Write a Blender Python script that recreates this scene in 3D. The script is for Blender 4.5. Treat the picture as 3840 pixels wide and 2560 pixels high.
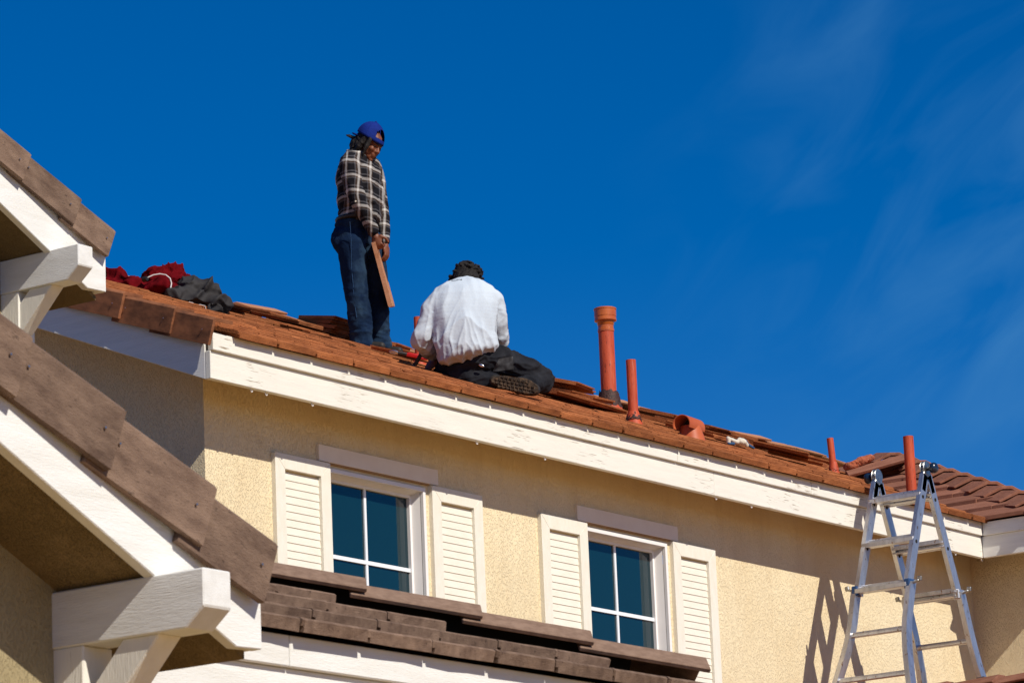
import bpy, bmesh, math, random
import numpy as np
from mathutils import Vector, Matrix, noise as mnoise

random.seed(7)
rng = np.random.default_rng(7)
for o in list(bpy.data.objects):
    bpy.data.objects.remove(o)
scene = bpy.context.scene
COL = scene.collection
PI = math.pi

# ------------------------------------------------------------------ camera
# World: origin = lower left end of the long eave fascia, X along that eave (right, away),
# Y into the house (away), Z up.  All survey pixels below are in the 3840 x 2560 photograph.
FPX, PITCH, ROLL, YAW, Z0 = 14682.0, 0.225058, -0.042036, 0.955045, 20.6


def _axes():
    F = np.array([0, math.cos(PITCH), math.sin(PITCH)])
    U = np.array([0, -math.sin(PITCH), math.cos(PITCH)])
    X = np.array([1.0, 0, 0])
    c, s = math.cos(ROLL), math.sin(ROLL)
    M = np.array([c * X + s * U, -s * X + c * U, F])
    W = np.array([[math.cos(YAW), math.sin(YAW), 0], [-math.sin(YAW), math.cos(YAW), 0], [0, 0, 1.0]])
    return M @ W.T


AX = _axes()


def ray(px, py):
    return AX[2] + (px - 1920) / FPX * AX[0] - (py - 1280) / FPX * AX[1]


CAM = -Z0 * ray(790.6, 1417.4)


def at_depth(px, py, d):
    return Vector(CAM + d * ray(px, py))


def _on(px, py, axis, c):
    d = ray(px, py)
    return Vector(CAM + (c - CAM[axis]) / d[axis] * d)


def at_x(px, py, x): return _on(px, py, 0, x)
def at_y(px, py, y): return _on(px, py, 1, y)
def at_z(px, py, z): return _on(px, py, 2, z)


cam_d = bpy.data.cameras.new('camera')
cam_d.sensor_width = 36
cam_d.lens = 36 * FPX / 3840
cam_d.clip_start = 0.5
cam_d.clip_end = 3000
cam_d.dof.use_dof = True
cam_d.dof.focus_distance = 24.5
cam_d.dof.aperture_fstop = 20
cam = bpy.data.objects.new('camera', cam_d)
COL.objects.link(cam)
R3 = Matrix((AX[0], AX[1], -AX[2])).transposed()
cam.matrix_world = Matrix.Translation(Vector(CAM)) @ R3.to_4x4()
scene.camera = cam

# ------------------------------------------------------------------ sky and sun
SUN_PHI = math.radians(14)          # azimuth off the -Y axis, towards -X
SUN_E = math.atan(0.86 * math.cos(SUN_PHI))
SUN = Vector((-math.sin(SUN_PHI) * math.cos(SUN_E), -math.cos(SUN_PHI) * math.cos(SUN_E), math.sin(SUN_E)))
world = bpy.data.worlds.new('World')
scene.world = world
world.use_nodes = True
nt = world.node_tree
nt.nodes.clear()
sky = nt.nodes.new('ShaderNodeTexSky')
sky.sky_type = 'NISHITA'
sky.sun_disc = False
sky.sun_elevation = SUN_E
sky.sun_rotation = math.atan2(SUN.x, SUN.y)
sky.altitude = 1500
sky.air_density = 1.0
sky.dust_density = 0.0
sky.ozone_density = 6.0
hsv = nt.nodes.new('ShaderNodeHueSaturation')
hsv.inputs['Saturation'].default_value = 1.365
hsv.inputs['Value'].default_value = 0.95
tint = nt.nodes.new('ShaderNodeMixRGB'); tint.blend_type = 'MULTIPLY'; tint.inputs[0].default_value = 1.0
tint.inputs[2].default_value = (1.08, 0.985, 1.06, 1)
nt.links.new(sky.outputs[0], tint.inputs[1])
nt.links.new(tint.outputs[0], hsv.inputs['Color'])
# thin cirrus wisps
tc = nt.nodes.new('ShaderNodeTexCoord')
mp = nt.nodes.new('ShaderNodeMapping')
mp.inputs['Scale'].default_value = (1, 1, 1)
n1 = nt.nodes.new('ShaderNodeTexNoise')
n1.inputs['Scale'].default_value = 1.0
n1.inputs['Detail'].default_value = 7
n1.inputs['Distortion'].default_value = 1.2
n2 = nt.nodes.new('ShaderNodeTexNoise')
n2.inputs['Scale'].default_value = 5.5
n2.inputs['Detail'].default_value = 2
r1 = nt.nodes.new('ShaderNodeMapRange')
r1.inputs[1].default_value = 0.40
r1.inputs[2].default_value = 0.9
r2 = nt.nodes.new('ShaderNodeMapRange')
r2.inputs[1].default_value = 0.30
r2.inputs[2].default_value = 0.70
mu = nt.nodes.new('ShaderNodeMath')
mu.operation = 'MULTIPLY'
mx = nt.nodes.new('ShaderNodeMixRGB')
mx.inputs[2].default_value = (1.0, 3.3, 6.6, 1)
bg = nt.nodes.new('ShaderNodeBackground')
bg.inputs['Strength'].default_value = 0.08
wo = nt.nodes.new('ShaderNodeOutputWorld')
L = nt.links.new
ta = Vector(AX[0] * 0.72 + AX[1] * 0.69).normalized(); tb = Vector(AX[0] * 0.69 - AX[1] * 0.72).normalized()
cmb = nt.nodes.new('ShaderNodeCombineXYZ')
for sock, vec, sc_ in ((0, ta, 15.0), (1, tb, 34.0)):
    dq = nt.nodes.new('ShaderNodeVectorMath'); dq.operation = 'DOT_PRODUCT'; dq.inputs[1].default_value = tuple(vec * sc_)
    L(tc.outputs['Generated'], dq.inputs[0]); L(dq.outputs['Value'], cmb.inputs[sock])
L(cmb.outputs[0], mp.inputs[0]); L(mp.outputs[0], n1.inputs[0]); L(tc.outputs['Generated'], n2.inputs[0])
L(n1.outputs[0], r1.inputs[0]); L(n2.outputs[0], r2.inputs[0])
L(r1.outputs[0], mu.inputs[0]); L(r2.outputs[0], mu.inputs[1])
cd = ray(3560, 760); cd = cd / np.linalg.norm(cd)
dp = nt.nodes.new('ShaderNodeVectorMath'); dp.operation = 'DOT_PRODUCT'; dp.inputs[1].default_value = tuple(cd)
nv_ = nt.nodes.new('ShaderNodeVectorMath'); nv_.operation = 'NORMALIZE'
L(tc.outputs['Generated'], nv_.inputs[0]); L(nv_.outputs[0], dp.inputs[0])
r3 = nt.nodes.new('ShaderNodeMapRange'); r3.interpolation_type = 'SMOOTHSTEP'
r3.inputs[1].default_value = math.cos(math.radians(5.2)); r3.inputs[2].default_value = 1.0; r3.inputs[4].default_value = 0.8
L(dp.outputs['Value'], r3.inputs[0])
mu2 = nt.nodes.new('ShaderNodeMath'); mu2.operation = 'MULTIPLY'
L(mu.outputs[0], mu2.inputs[0]); L(r3.outputs[0], mu2.inputs[1])
L(mu2.outputs[0], mx.inputs[0]); L(hsv.outputs[0], mx.inputs[1]); L(mx.outputs[0], bg.inputs[0]); L(bg.outputs[0], wo.inputs[0])

sd = bpy.data.lights.new('sun', 'SUN')
sd.energy = 4.6
sd.angle = math.radians(0.5)
sd.color = (1.0, 0.93, 0.82)
sun = bpy.data.objects.new('sun', sd)
sun.rotation_euler = SUN.to_track_quat('Z', 'Y').to_euler()
COL.objects.link(sun)
scene.view_settings.view_transform = 'Standard'
scene.view_settings.look = 'None'
scene.view_settings.exposure = 0.06
scene.view_settings.gamma = 1.0
scene.view_settings.use_curve_mapping = False


# ------------------------------------------------------------------ materials
def mat(name, c1, c2=None, ns=6.0, st=(1, 1, 1), rough=0.75, bump=0.0, bs=60.0, bst=None, metal=0.0,
        spec=0.3, rnd=0.0, sp=None, sps=200.0, spt=(0.62, 0.7), lo=0.35, hi=0.65, rot=(0, 0, 0), extra=None, spm=None):
    """noise-mixed colour (c1..c2), optional speckle colour sp, bump in metres, per-object value change rnd"""
    m = bpy.data.materials.new(name)
    m.use_nodes = True
    t = m.node_tree
    b = t.nodes['Principled BSDF']
    N, K = t.nodes.new, t.links.new
    tcn = N('ShaderNodeTexCoord')
    oi = N('ShaderNodeObjectInfo')
    sc = N('ShaderNodeVectorMath'); sc.operation = 'SCALE'
    K(oi.outputs['Random'], sc.inputs['Scale']); sc.inputs[0].default_value = (37.0, 11.0, 23.0)
    ad = N('ShaderNodeVectorMath'); ad.operation = 'ADD'
    K(tcn.outputs['Object'], ad.inputs[0]); K(sc.outputs[0], ad.inputs[1])

    def mapped(s):
        q = N('ShaderNodeMapping'); q.inputs['Scale'].default_value = s; q.inputs['Rotation'].default_value = rot
        K(ad.outputs[0], q.inputs[0]); return q.outputs[0]
    if c2 is None:
        c2 = tuple(x * 0.75 for x in c1)
    nz = N('ShaderNodeTexNoise'); nz.inputs['Scale'].default_value = ns; nz.inputs['Detail'].default_value = 8
    nz.inputs['Roughness'].default_value = 0.62
    K(mapped(st), nz.inputs[0])
    mr = N('ShaderNodeMapRange'); mr.inputs[1].default_value = lo; mr.inputs[2].default_value = hi
    K(nz.outputs[0], mr.inputs[0])
    mixn = N('ShaderNodeMixRGB'); mixn.inputs[1].default_value = (*c1, 1); mixn.inputs[2].default_value = (*c2, 1)
    K(mr.outputs[0], mixn.inputs[0])
    col = mixn.outputs[0]
    if sp is not None:
        n3 = N('ShaderNodeTexNoise'); n3.inputs['Scale'].default_value = sps; n3.inputs['Detail'].default_value = 3
        K(mapped(bst or st), n3.inputs[0])
        m3 = N('ShaderNodeMapRange'); m3.inputs[1].default_value = spt[0]; m3.inputs[2].default_value = spt[1]
        K(n3.outputs[0], m3.inputs[0])
        mix3 = N('ShaderNodeMixRGB'); mix3.inputs[2].default_value = (*sp, 1)
        fac = m3.outputs[0]
        if spm:
            n5 = N('ShaderNodeTexNoise'); n5.inputs['Scale'].default_value = spm; n5.inputs['Detail'].default_value = 4
            K(mapped((1, 1, 1)), n5.inputs[0])
            m5 = N('ShaderNodeMapRange'); m5.inputs[1].default_value = 0.50; m5.inputs[2].default_value = 0.62
            K(n5.outputs[0], m5.inputs[0])
            mm = N('ShaderNodeMath'); mm.operation = 'MULTIPLY'; K(fac, mm.inputs[0]); K(m5.outputs[0], mm.inputs[1]); fac = mm.outputs[0]
        K(fac, mix3.inputs[0]); K(col, mix3.inputs[1]); col = mix3.outputs[0]
    if extra:
        col = extra(t, N, K, tcn, mapped, col)
    if rnd:
        hs = N('ShaderNodeHueSaturation')
        mv = N('ShaderNodeMapRange'); mv.inputs[3].default_value = 1 - rnd; mv.inputs[4].default_value = 1 + rnd
        K(oi.outputs['Random'], mv.inputs[0]); K(mv.outputs[0], hs.inputs['Value']); K(col, hs.inputs['Color'])
        col = hs.outputs[0]
    K(col, b.inputs['Base Color'])
    b.inputs['Roughness'].default_value = rough
    b.inputs['Metallic'].default_value = metal
    b.inputs['Specular IOR Level'].default_value = spec
    if bump:
        nb = N('ShaderNodeTexNoise'); nb.inputs['Scale'].default_value = bs; nb.inputs['Detail'].default_value = 5
        K(mapped(bst or st), nb.inputs[0])
        bn = N('ShaderNodeBump'); bn.inputs['Strength'].default_value = 1.0; bn.inputs['Distance'].default_value = bump
        K(nb.outputs[0], bn.inputs['Height']); K(bn.outputs[0], b.inputs['Normal'])
    return m


def stains(t, N, K, tcn, mapped, col):
    n = N('ShaderNodeTexNoise'); n.inputs['Scale'].default_value = 3.0; n.inputs['Detail'].default_value = 9; n.inputs['Roughness'].default_value = .7
    K(mapped((2.6, 2.6, .45)), n.inputs[0])
    r = N('ShaderNodeMapRange'); r.inputs[1].default_value = 0.50; r.inputs[2].default_value = 0.78; r.inputs[4].default_value = 0.30
    K(n.outputs[0], r.inputs[0])
    x = N('ShaderNodeMixRGB'); x.inputs[2].default_value = (0.52, 0.38, 0.22, 1)
    K(r.outputs[0], x.inputs[0]); K(col, x.inputs[1])
    return x.outputs[0]


def stucco(name, c1, c2, fs=150.0, dist=0.0034):
    m = mat(name, c1, c2, ns=1.8, rough=0.9, spec=0.15, extra=stains, lo=.3, hi=.7)
    t = m.node_tree; N, K = t.nodes.new, t.links.new
    b = t.nodes['Principled BSDF']
    tcn = N('ShaderNodeTexCoord')
    q = N('ShaderNodeMapping'); q.inputs['Scale'].default_value = (1.0, 1.0, 0.42); q.inputs['Rotation'].default_value = (0.5, 0.5, 0)
    K(tcn.outputs['Object'], q.inputs[0])
    a = N('ShaderNodeTexNoise'); a.inputs['Scale'].default_value = fs; a.inputs['Detail'].default_value = 2.5
    a.inputs['Distortion'].default_value = 0.25
    K(q.outputs[0], a.inputs[0])
    r = N('ShaderNodeMapRange'); r.inputs[1].default_value = 0.36; r.inputs[2].default_value = 0.50
    r.interpolation_type = 'SMOOTHSTEP'
    K(a.outputs[0], r.inputs[0])
    f = N('ShaderNodeTexNoise'); f.inputs['Scale'].default_value = 260; f.inputs['Detail'].default_value = 2
    K(tcn.outputs['Object'], f.inputs[0])
    ma = N('ShaderNodeMath'); ma.operation = 'MULTIPLY_ADD'; ma.inputs[1].default_value = 0.16
    K(f.outputs[0], ma.inputs[0]); K(r.outputs[0], ma.inputs[2])
    bn = N('ShaderNodeBump'); bn.inputs['Strength'].default_value = 1.0; bn.inputs['Distance'].default_value = dist
    K(ma.outputs[0], bn.inputs['Height']); K(bn.outputs[0], b.inputs['Normal'])
    return m


M = {}
M['stucco'] = stucco('stucco_cream', (0.82, 0.705, 0.475), (0.76, 0.625, 0.395), 150.0, 0.0027)
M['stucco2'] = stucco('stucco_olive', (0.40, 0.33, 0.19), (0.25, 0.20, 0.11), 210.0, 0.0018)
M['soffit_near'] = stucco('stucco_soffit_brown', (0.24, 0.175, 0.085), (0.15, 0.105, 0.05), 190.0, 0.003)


def paint(name, st, c=(0.82, 0.79, 0.70), crack=(0.30, 0.24, 0.17), amt=(0.66, 0.74), bst=None, c2=None, sps=40):
    return mat(name, c, c2 or tuple(x * 0.92 for x in c), ns=3.0, st=st, rough=0.6, spec=0.3, sp=crack, sps=sps,
               spt=amt, bst=bst or st, bump=0.0016, bs=22, spm=2.2)


M['paint_x'] = paint('white_paint_along_x', (1, 8, 12), bst=(1, 12, 16), sps=9, amt=(0.60, 0.66))
M['paint_y'] = paint('white_paint_along_y', (8, 1, 12), bst=(12, 1, 16), sps=9, amt=(0.68, 0.74), c=(0.80, 0.79, 0.75))
M['paint_z'] = paint('white_paint_along_z', (8, 8, 1), bst=(12, 12, 1), sps=9, amt=(0.70, 0.78))
M['paint_nx'] = paint('near_white_paint_along_x', (1, 6, 8), c=(0.81, 0.81, 0.78), bst=(2, 10, 12), sps=7, amt=(0.72, 0.80), c2=(0.72, 0.71, 0.66))
M['paint_ny'] = paint('near_white_paint_along_y', (6, 1, 8), c=(0.79, 0.79, 0.76), bst=(14, 1.5, 18), sps=7, amt=(0.72, 0.80), c2=(0.70, 0.69, 0.65))
M['trim'] = mat('cream_trim_paint', (0.80, 0.765, 0.67), (0.75, 0.71, 0.60), ns=9, st=(3, 3, 1), rough=0.6, bump=0.0015, bs=60)
M['trim_header'] = mat('header_paint', (0.85, 0.77, 0.66), (0.80, 0.71, 0.60), ns=5, rough=0.65, bump=0.001, bs=60)
M['slat'] = mat('slat_paint', (0.81, 0.765, 0.66), (0.76, 0.71, 0.60), ns=9, st=(1, 3, 3), rough=0.6, bump=0.001, bs=60)
M['vinyl'] = mat('window_vinyl', (0.82, 0.80, 0.78), (0.79, 0.76, 0.74), ns=3, rough=0.4)
M['muntin'] = mat('muntin_white', (0.80, 0.84, 0.88), (0.76, 0.8, 0.84), ns=3, rough=0.4)
M['timber'] = mat('bare_timber', (0.46, 0.28, 0.13), (0.33, 0.19, 0.08), ns=6, st=(1, 8, 8), rough=0.8, bump=0.002)
M['soffit'] = mat('soffit_paint', (0.62, 0.46, 0.27), (0.52, 0.38, 0.21), ns=5, rough=0.85, bump=0.003)
M['tile'] = mat('terracotta_tile', (0.37, 0.128, 0.046), (0.22, 0.072, 0.026), ns=9, st=(1, 1, 2.5), rough=0.9, spec=0.12,
                bump=0.004, bs=130, bst=(1, 1, 1), rnd=0.24, sp=(0.12, 0.045, 0.022), sps=120, spt=(0.61, 0.70))
M['tile_top'] = mat('terracotta_cap', (0.50, 0.25, 0.14), (0.40, 0.18, 0.09), ns=7, st=(1, 3, 1), rough=0.9, spec=0.12,
                    bump=0.003, bs=160, rnd=0.12)
M['tile_red'] = mat('red_brown_tile', (0.30, 0.135, 0.085), (0.22, 0.09, 0.055), ns=7, st=(3, 1, 1), rough=0.88, spec=0.15,
                    bump=0.003, bs=150, rnd=0.14)
M['tile_rake'] = mat('rake_tile_brown', (0.33, 0.13, 0.06), (0.13, 0.055, 0.03), ns=5, st=(1, 1.5, 3), rough=0.88, spec=0.15,
                     bump=0.002, bs=150, rnd=0.1)
M['tile_near'] = mat('weathered_brown_tile', (0.235, 0.158, 0.113), (0.105, 0.066, 0.048), ns=9, st=(2.2, .8, 2.2), rough=0.92, spec=0.12,
                     bump=0.004, bs=120, rnd=0.14, sp=(0.055, 0.036, 0.028), sps=38, spt=(0.64, 0.78), lo=.36, hi=.72)
M['tile_nearcap'] = mat('weathered_brown_cap', (0.27, 0.178, 0.125), (0.19, 0.12, 0.083), ns=26, rough=0.9, spec=0.15,
                        bump=0.002, bs=220, rnd=0.06)
M['felt'] = mat('roof_underlayment', (0.035, 0.03, 0.028), (0.05, 0.042, 0.036), ns=8, rough=0.9)
M['nail'] = mat('nail_steel', (0.45, 0.45, 0.46), (0.3, 0.3, 0.3), ns=30, rough=0.4, metal=1.0)
M['dark'] = mat('dark_void', (0.012, 0.011, 0.01), (0.02, 0.018, 0.016), ns=5, rough=0.95)


def streaks(t, N, K, tcn, mapped, col):
    n = N('ShaderNodeTexNoise'); n.inputs['Scale'].default_value = 9; n.inputs['Detail'].default_value = 6
    K(mapped((14, 14, 1.2)), n.inputs[0])
    r = N('ShaderNodeMapRange'); r.inputs[1].default_value = 0.60; r.inputs[2].default_value = 0.72; r.inputs[4].default_value = 0.22
    K(n.outputs[0], r.inputs[0])
    x = N('ShaderNodeMixRGB'); x.inputs[2].default_value = (0.62, 0.36, 0.28, 1)
    K(r.outputs[0], x.inputs[0]); K(col, x.inputs[1])
    return x.outputs[0]


M['pipe'] = mat('red_painted_pipe', (0.54, 0.090, 0.032), (0.40, 0.055, 0.020), ns=4, st=(4, 4, 1), rough=0.55, extra=streaks,
                sp=(0.06, 0.012, 0.008), sps=16, spt=(0.62, 0.72), bst=(9, 9, 1), bump=.0015, bs=8)
M['pipe_cap'] = mat('orange_glazed_cap', (0.52, 0.13, 0.02), (0.40, 0.085, 0.015), ns=14, rough=0.28, spec=0.6,
                    sp=(0.72, 0.55, 0.40), sps=26, spt=(0.66, 0.70))
M['mortar'] = mat('red_mortar', (0.42, 0.11, 0.05), (0.28, 0.09, 0.045), ns=18, rough=0.95, bump=.004, bs=90, sp=(.5, .28, .18), sps=60, spt=(.6, .7))
M['tar'] = mat('tar_mastic', (0.030, 0.016, 0.013), (0.075, 0.030, 0.022), ns=40, rough=0.6, bump=0.006, bs=80)
M['vent'] = mat('vent_hood_metal', (0.50, 0.125, 0.045), (0.42, 0.09, 0.03), ns=5, rough=0.5)


def alu_wear(t, N, K, tcn, mapped, col):
    n = N('ShaderNodeTexNoise'); n.inputs['Scale'].default_value = 30; n.inputs['Detail'].default_value = 8
    K(mapped((2, 2, 0.7)), n.inputs[0])
    r = N('ShaderNodeMapRange'); r.inputs[1].default_value = 0.64; r.inputs[2].default_value = 0.68
    K(n.outputs[0], r.inputs[0])
    x = N('ShaderNodeMixRGB'); x.inputs[2].default_value = (0.30, 0.18, 0.11, 1)
    K(r.outputs[0], x.inputs[0]); K(col, x.inputs[1])
    return x.outputs[0]


M['alu'] = mat('worn_aluminium', (0.70, 0.70, 0.72), (0.50, 0.50, 0.52), ns=20, st=(1, 1, 0.3), rough=0.42, metal=0.92, extra=alu_wear,
               bump=0.001, bs=90)
M['hinge'] = mat('hinge_steel', (0.50, 0.50, 0.48), (0.3, 0.3, 0.29), ns=40, rough=0.4, metal=1.0)
M['knob'] = mat('blue_black_plastic', (0.008, 0.016, 0.035), (0.012, 0.024, 0.05), ns=10, rough=0.2, spec=0.6)
M['blueclip'] = mat('blue_plastic_clip', (0.02, 0.06, 0.16), (0.03, 0.08, 0.2), ns=10, rough=0.4)
M['skin'] = mat('tan_skin', (0.21, 0.072, 0.032), (0.155, 0.05, 0.022), ns=14, rough=0.5, spec=0.4)
M['hair'] = mat('black_hair', (0.007, 0.006, 0.006), (0.022, 0.017, 0.014), ns=60, st=(4, 4, 1), rough=0.62, spec=0.25, bump=0.004, bs=140)
M['cap'] = mat('blue_cap_cotton', (0.009, 0.028, 0.21), (0.006, 0.016, 0.13), ns=9, rough=0.85, spec=0.1, bump=0.002, bs=90)
M['shoe'] = mat('black_shoe', (0.020, 0.018, 0.016), (0.035, 0.03, 0.026), ns=20, rough=0.6)
M['sole'] = mat('dusty_shoe_sole', (0.085, 0.052, 0.030), (0.025, 0.017, 0.012), ns=34, rough=0.9, bump=0.012, bs=42, lo=0.42, hi=0.56)
M['denim'] = mat('blue_denim', (0.006, 0.017, 0.046), (0.034, 0.070, 0.116), ns=5, st=(1, 1, 0.6), rough=0.92, spec=0.08, bump=0.002, bs=120,
                 lo=0.45, hi=0.75)
M['blackjean'] = mat('black_trousers', (0.011, 0.012, 0.016), (0.024, 0.025, 0.03), ns=9, rough=0.9, spec=0.08, bump=0.003, bs=50)
def grime_shade(t, N, K, tcn, mapped, col):  # noisy dirt, plus shade of the lower back painted in by height
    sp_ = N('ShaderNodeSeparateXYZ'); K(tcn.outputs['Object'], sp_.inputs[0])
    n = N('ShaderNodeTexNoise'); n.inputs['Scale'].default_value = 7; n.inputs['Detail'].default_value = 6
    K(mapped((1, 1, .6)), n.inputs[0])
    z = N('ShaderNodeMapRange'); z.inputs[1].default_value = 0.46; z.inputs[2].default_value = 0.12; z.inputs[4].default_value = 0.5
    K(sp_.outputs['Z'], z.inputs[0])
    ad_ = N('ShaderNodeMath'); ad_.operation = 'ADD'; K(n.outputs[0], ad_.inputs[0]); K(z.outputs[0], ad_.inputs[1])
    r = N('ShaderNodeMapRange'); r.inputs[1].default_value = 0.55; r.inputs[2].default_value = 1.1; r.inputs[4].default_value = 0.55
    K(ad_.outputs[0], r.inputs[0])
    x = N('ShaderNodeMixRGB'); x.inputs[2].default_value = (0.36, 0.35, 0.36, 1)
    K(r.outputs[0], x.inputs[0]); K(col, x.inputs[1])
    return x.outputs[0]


M['wornjean'] = mat('worn_grey_pocket', (0.075, 0.075, 0.078), (0.03, 0.03, 0.033), ns=22, rough=0.9, spec=.1)
M['whiteshirt'] = mat('white_cotton_shirt', (0.56, 0.63, 0.69), (0.50, 0.57, 0.64), ns=3, rough=0.9, spec=0.1, bump=0.0012, bs=60, extra=grime_shade)
M['redfleece'] = mat('red_fleece', (0.135, 0.004, 0.007), (0.08, 0.002, 0.004), ns=24, rough=0.95, spec=0.05, bump=0.006, bs=120)
M['greycloth'] = mat('charcoal_fabric', (0.036, 0.034, 0.035), (0.026, 0.023, 0.023), ns=7, rough=0.75, spec=0.2, bump=0.002, bs=60)
M['piping'] = mat('pale_piping', (0.62, 0.58, 0.56), (0.5, 0.46, 0.44), ns=20, rough=0.8)
M['glove'] = mat('white_knit_glove', (0.70, 0.64, 0.52), (0.58, 0.52, 0.42), ns=40, rough=0.95, bump=0.003, bs=160)
M['glovepalm'] = mat('blue_rubber_palm', (0.03, 0.09, 0.20), (0.02, 0.06, 0.14), ns=20, rough=0.6)
M['chrome'] = mat('tool_steel', (0.72, 0.72, 0.72), (0.5, 0.5, 0.5), ns=20, rough=0.2, metal=1.0)
M['redgrip'] = mat('red_grip', (0.55, 0.012, 0.012), (0.42, 0.008, 0.008), ns=20, rough=0.4)
M['iron'] = mat('black_iron', (0.012, 0.011, 0.011), (0.02, 0.018, 0.017), ns=20, rough=0.45, spec=0.4)
M['ink'] = mat('black_print', (0.02, 0.02, 0.025), (0.03, 0.03, 0.03), ns=5, rough=0.9)
M['eye'] = mat('dark_eye', (0.015, 0.01, 0.008), (0.02, 0.012, 0.01), ns=5, rough=0.25)
M['ground'] = mat('warm_bounce_ground', (0.42, 0.25, 0.085), (0.34, 0.20, 0.07), ns=0.6, rough=0.95, bump=0.004)  # ground out of view, tinted orange to bounce warm light under the eaves


def glass_mat():
    m = bpy.data.materials.new('window_glass')
    m.use_nodes = True
    b = m.node_tree.nodes['Principled BSDF']
    b.inputs['Base Color'].default_value = (0.003, 0.024, 0.034, 1)
    b.inputs['Roughness'].default_value = 0.02
    b.inputs['IOR'].default_value = 1.62
    b.inputs['Specular IOR Level'].default_value = 0.55
    return m


M['glass'] = glass_mat()


def plaid(t, N, K, tcn, mapped, col):
    """black, white and brown checks: bands round the body and bands up it"""
    sep = N('ShaderNodeSeparateXYZ')
    wob = N('ShaderNodeTexNoise'); wob.inputs['Scale'].default_value = 7
    K(tcn.outputs['Object'], wob.inputs[0])
    sv = N('ShaderNodeVectorMath'); sv.operation = 'SCALE'; sv.inputs['Scale'].default_value = 0.035
    K(wob.outputs['Color'], sv.inputs[0])
    av = N('ShaderNodeVectorMath'); av.operation = 'ADD'
    rotm = N('ShaderNodeMapping'); rotm.inputs['Rotation'].default_value = (0.05, -0.12, 0.95)
    K(tcn.outputs['Object'], rotm.inputs[0]); K(rotm.outputs[0], av.inputs[0]); K(sv.outputs[0], av.inputs[1])
    K(av.outputs[0], sep.inputs[0])

    def band(sock, per, ph, stops):
        a = N('ShaderNodeMath'); a.operation = 'MULTIPLY_ADD'; a.inputs[1].default_value = 1 / per; a.inputs[2].default_value = ph
        K(sock, a.inputs[0])
        fr = N('ShaderNodeMath'); fr.operation = 'FRACT'; K(a.outputs[0], fr.inputs[0])
        cr = N('ShaderNodeValToRGB'); cr.color_ramp.interpolation = 'CONSTANT'
        els = cr.color_ramp.elements
        els[0].position = stops[0][0]; els[0].color = (*stops[0][1], 1)
        els[1].position = stops[1][0]; els[1].color = (*stops[1][1], 1)
        for p_, c_ in stops[2:]:
            e = els.new(p_); e.color = (*c_, 1)
        K(fr.outputs[0], cr.inputs[0])
        return cr.outputs[0]
    BK, WH, BR, GY = (0.010, 0.010, 0.013), (0.56, 0.54, 0.51), (0.085, 0.058, 0.042), (0.11, 0.11, 0.12)
    h = band(sep.outputs['Z'], 0.108, 0.1, [(0, BK), (0.42, GY), (0.50, BR), (0.60, WH), (0.76, GY), (0.80, BK), (0.90, GY)])
    v = band(sep.outputs['X'], 0.088, 0.35, [(0, BK), (0.38, GY), (0.46, BR), (0.62, WH), (0.78, BR), (0.86, BK)])
    mixp = N('ShaderNodeMixRGB'); mixp.inputs[0].default_value = 0.5
    K(h, mixp.inputs[1]); K(v, mixp.inputs[2])
    return mixp.outputs[0]


M['plaid'] = mat('black_white_plaid', (0.05, 0.05, 0.05), None, rough=0.92, spec=0.08, bump=0.003, bs=40, extra=plaid)


# ------------------------------------------------------------------ object helpers
def woff(p):
    v = Vector((0, 0, 0))
    while p is not None:
        v += p.location
        p = p.parent
    return v


def put(name, me, parent=None, mats=None, matrix=None):
    if mats and not me.materials:
        for m_ in mats:
            me.materials.append(M[m_])
    o = bpy.data.objects.new(name, me)
    COL.objects.link(o)
    if parent is not None:
        o.parent = parent
    if matrix is not None:
        q = matrix.copy()
        q.translation = matrix.translation - woff(parent)
        o.matrix_local = q if parent is None else q
        o.location = q.translation
    return o


def tag(o, label=None, cat=None, group=None, kind=None):
    if label: o['label'] = label
    if cat: o['category'] = cat
    if group: o['group'] = group
    if kind: o['kind'] = kind
    return o


def empty(name, loc, label, cat, group=None):
    o = bpy.data.objects.new(name, None)
    o.empty_display_size = 0.2
    o.location = loc
    COL.objects.link(o)
    return tag(o, label, cat, group)


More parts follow.
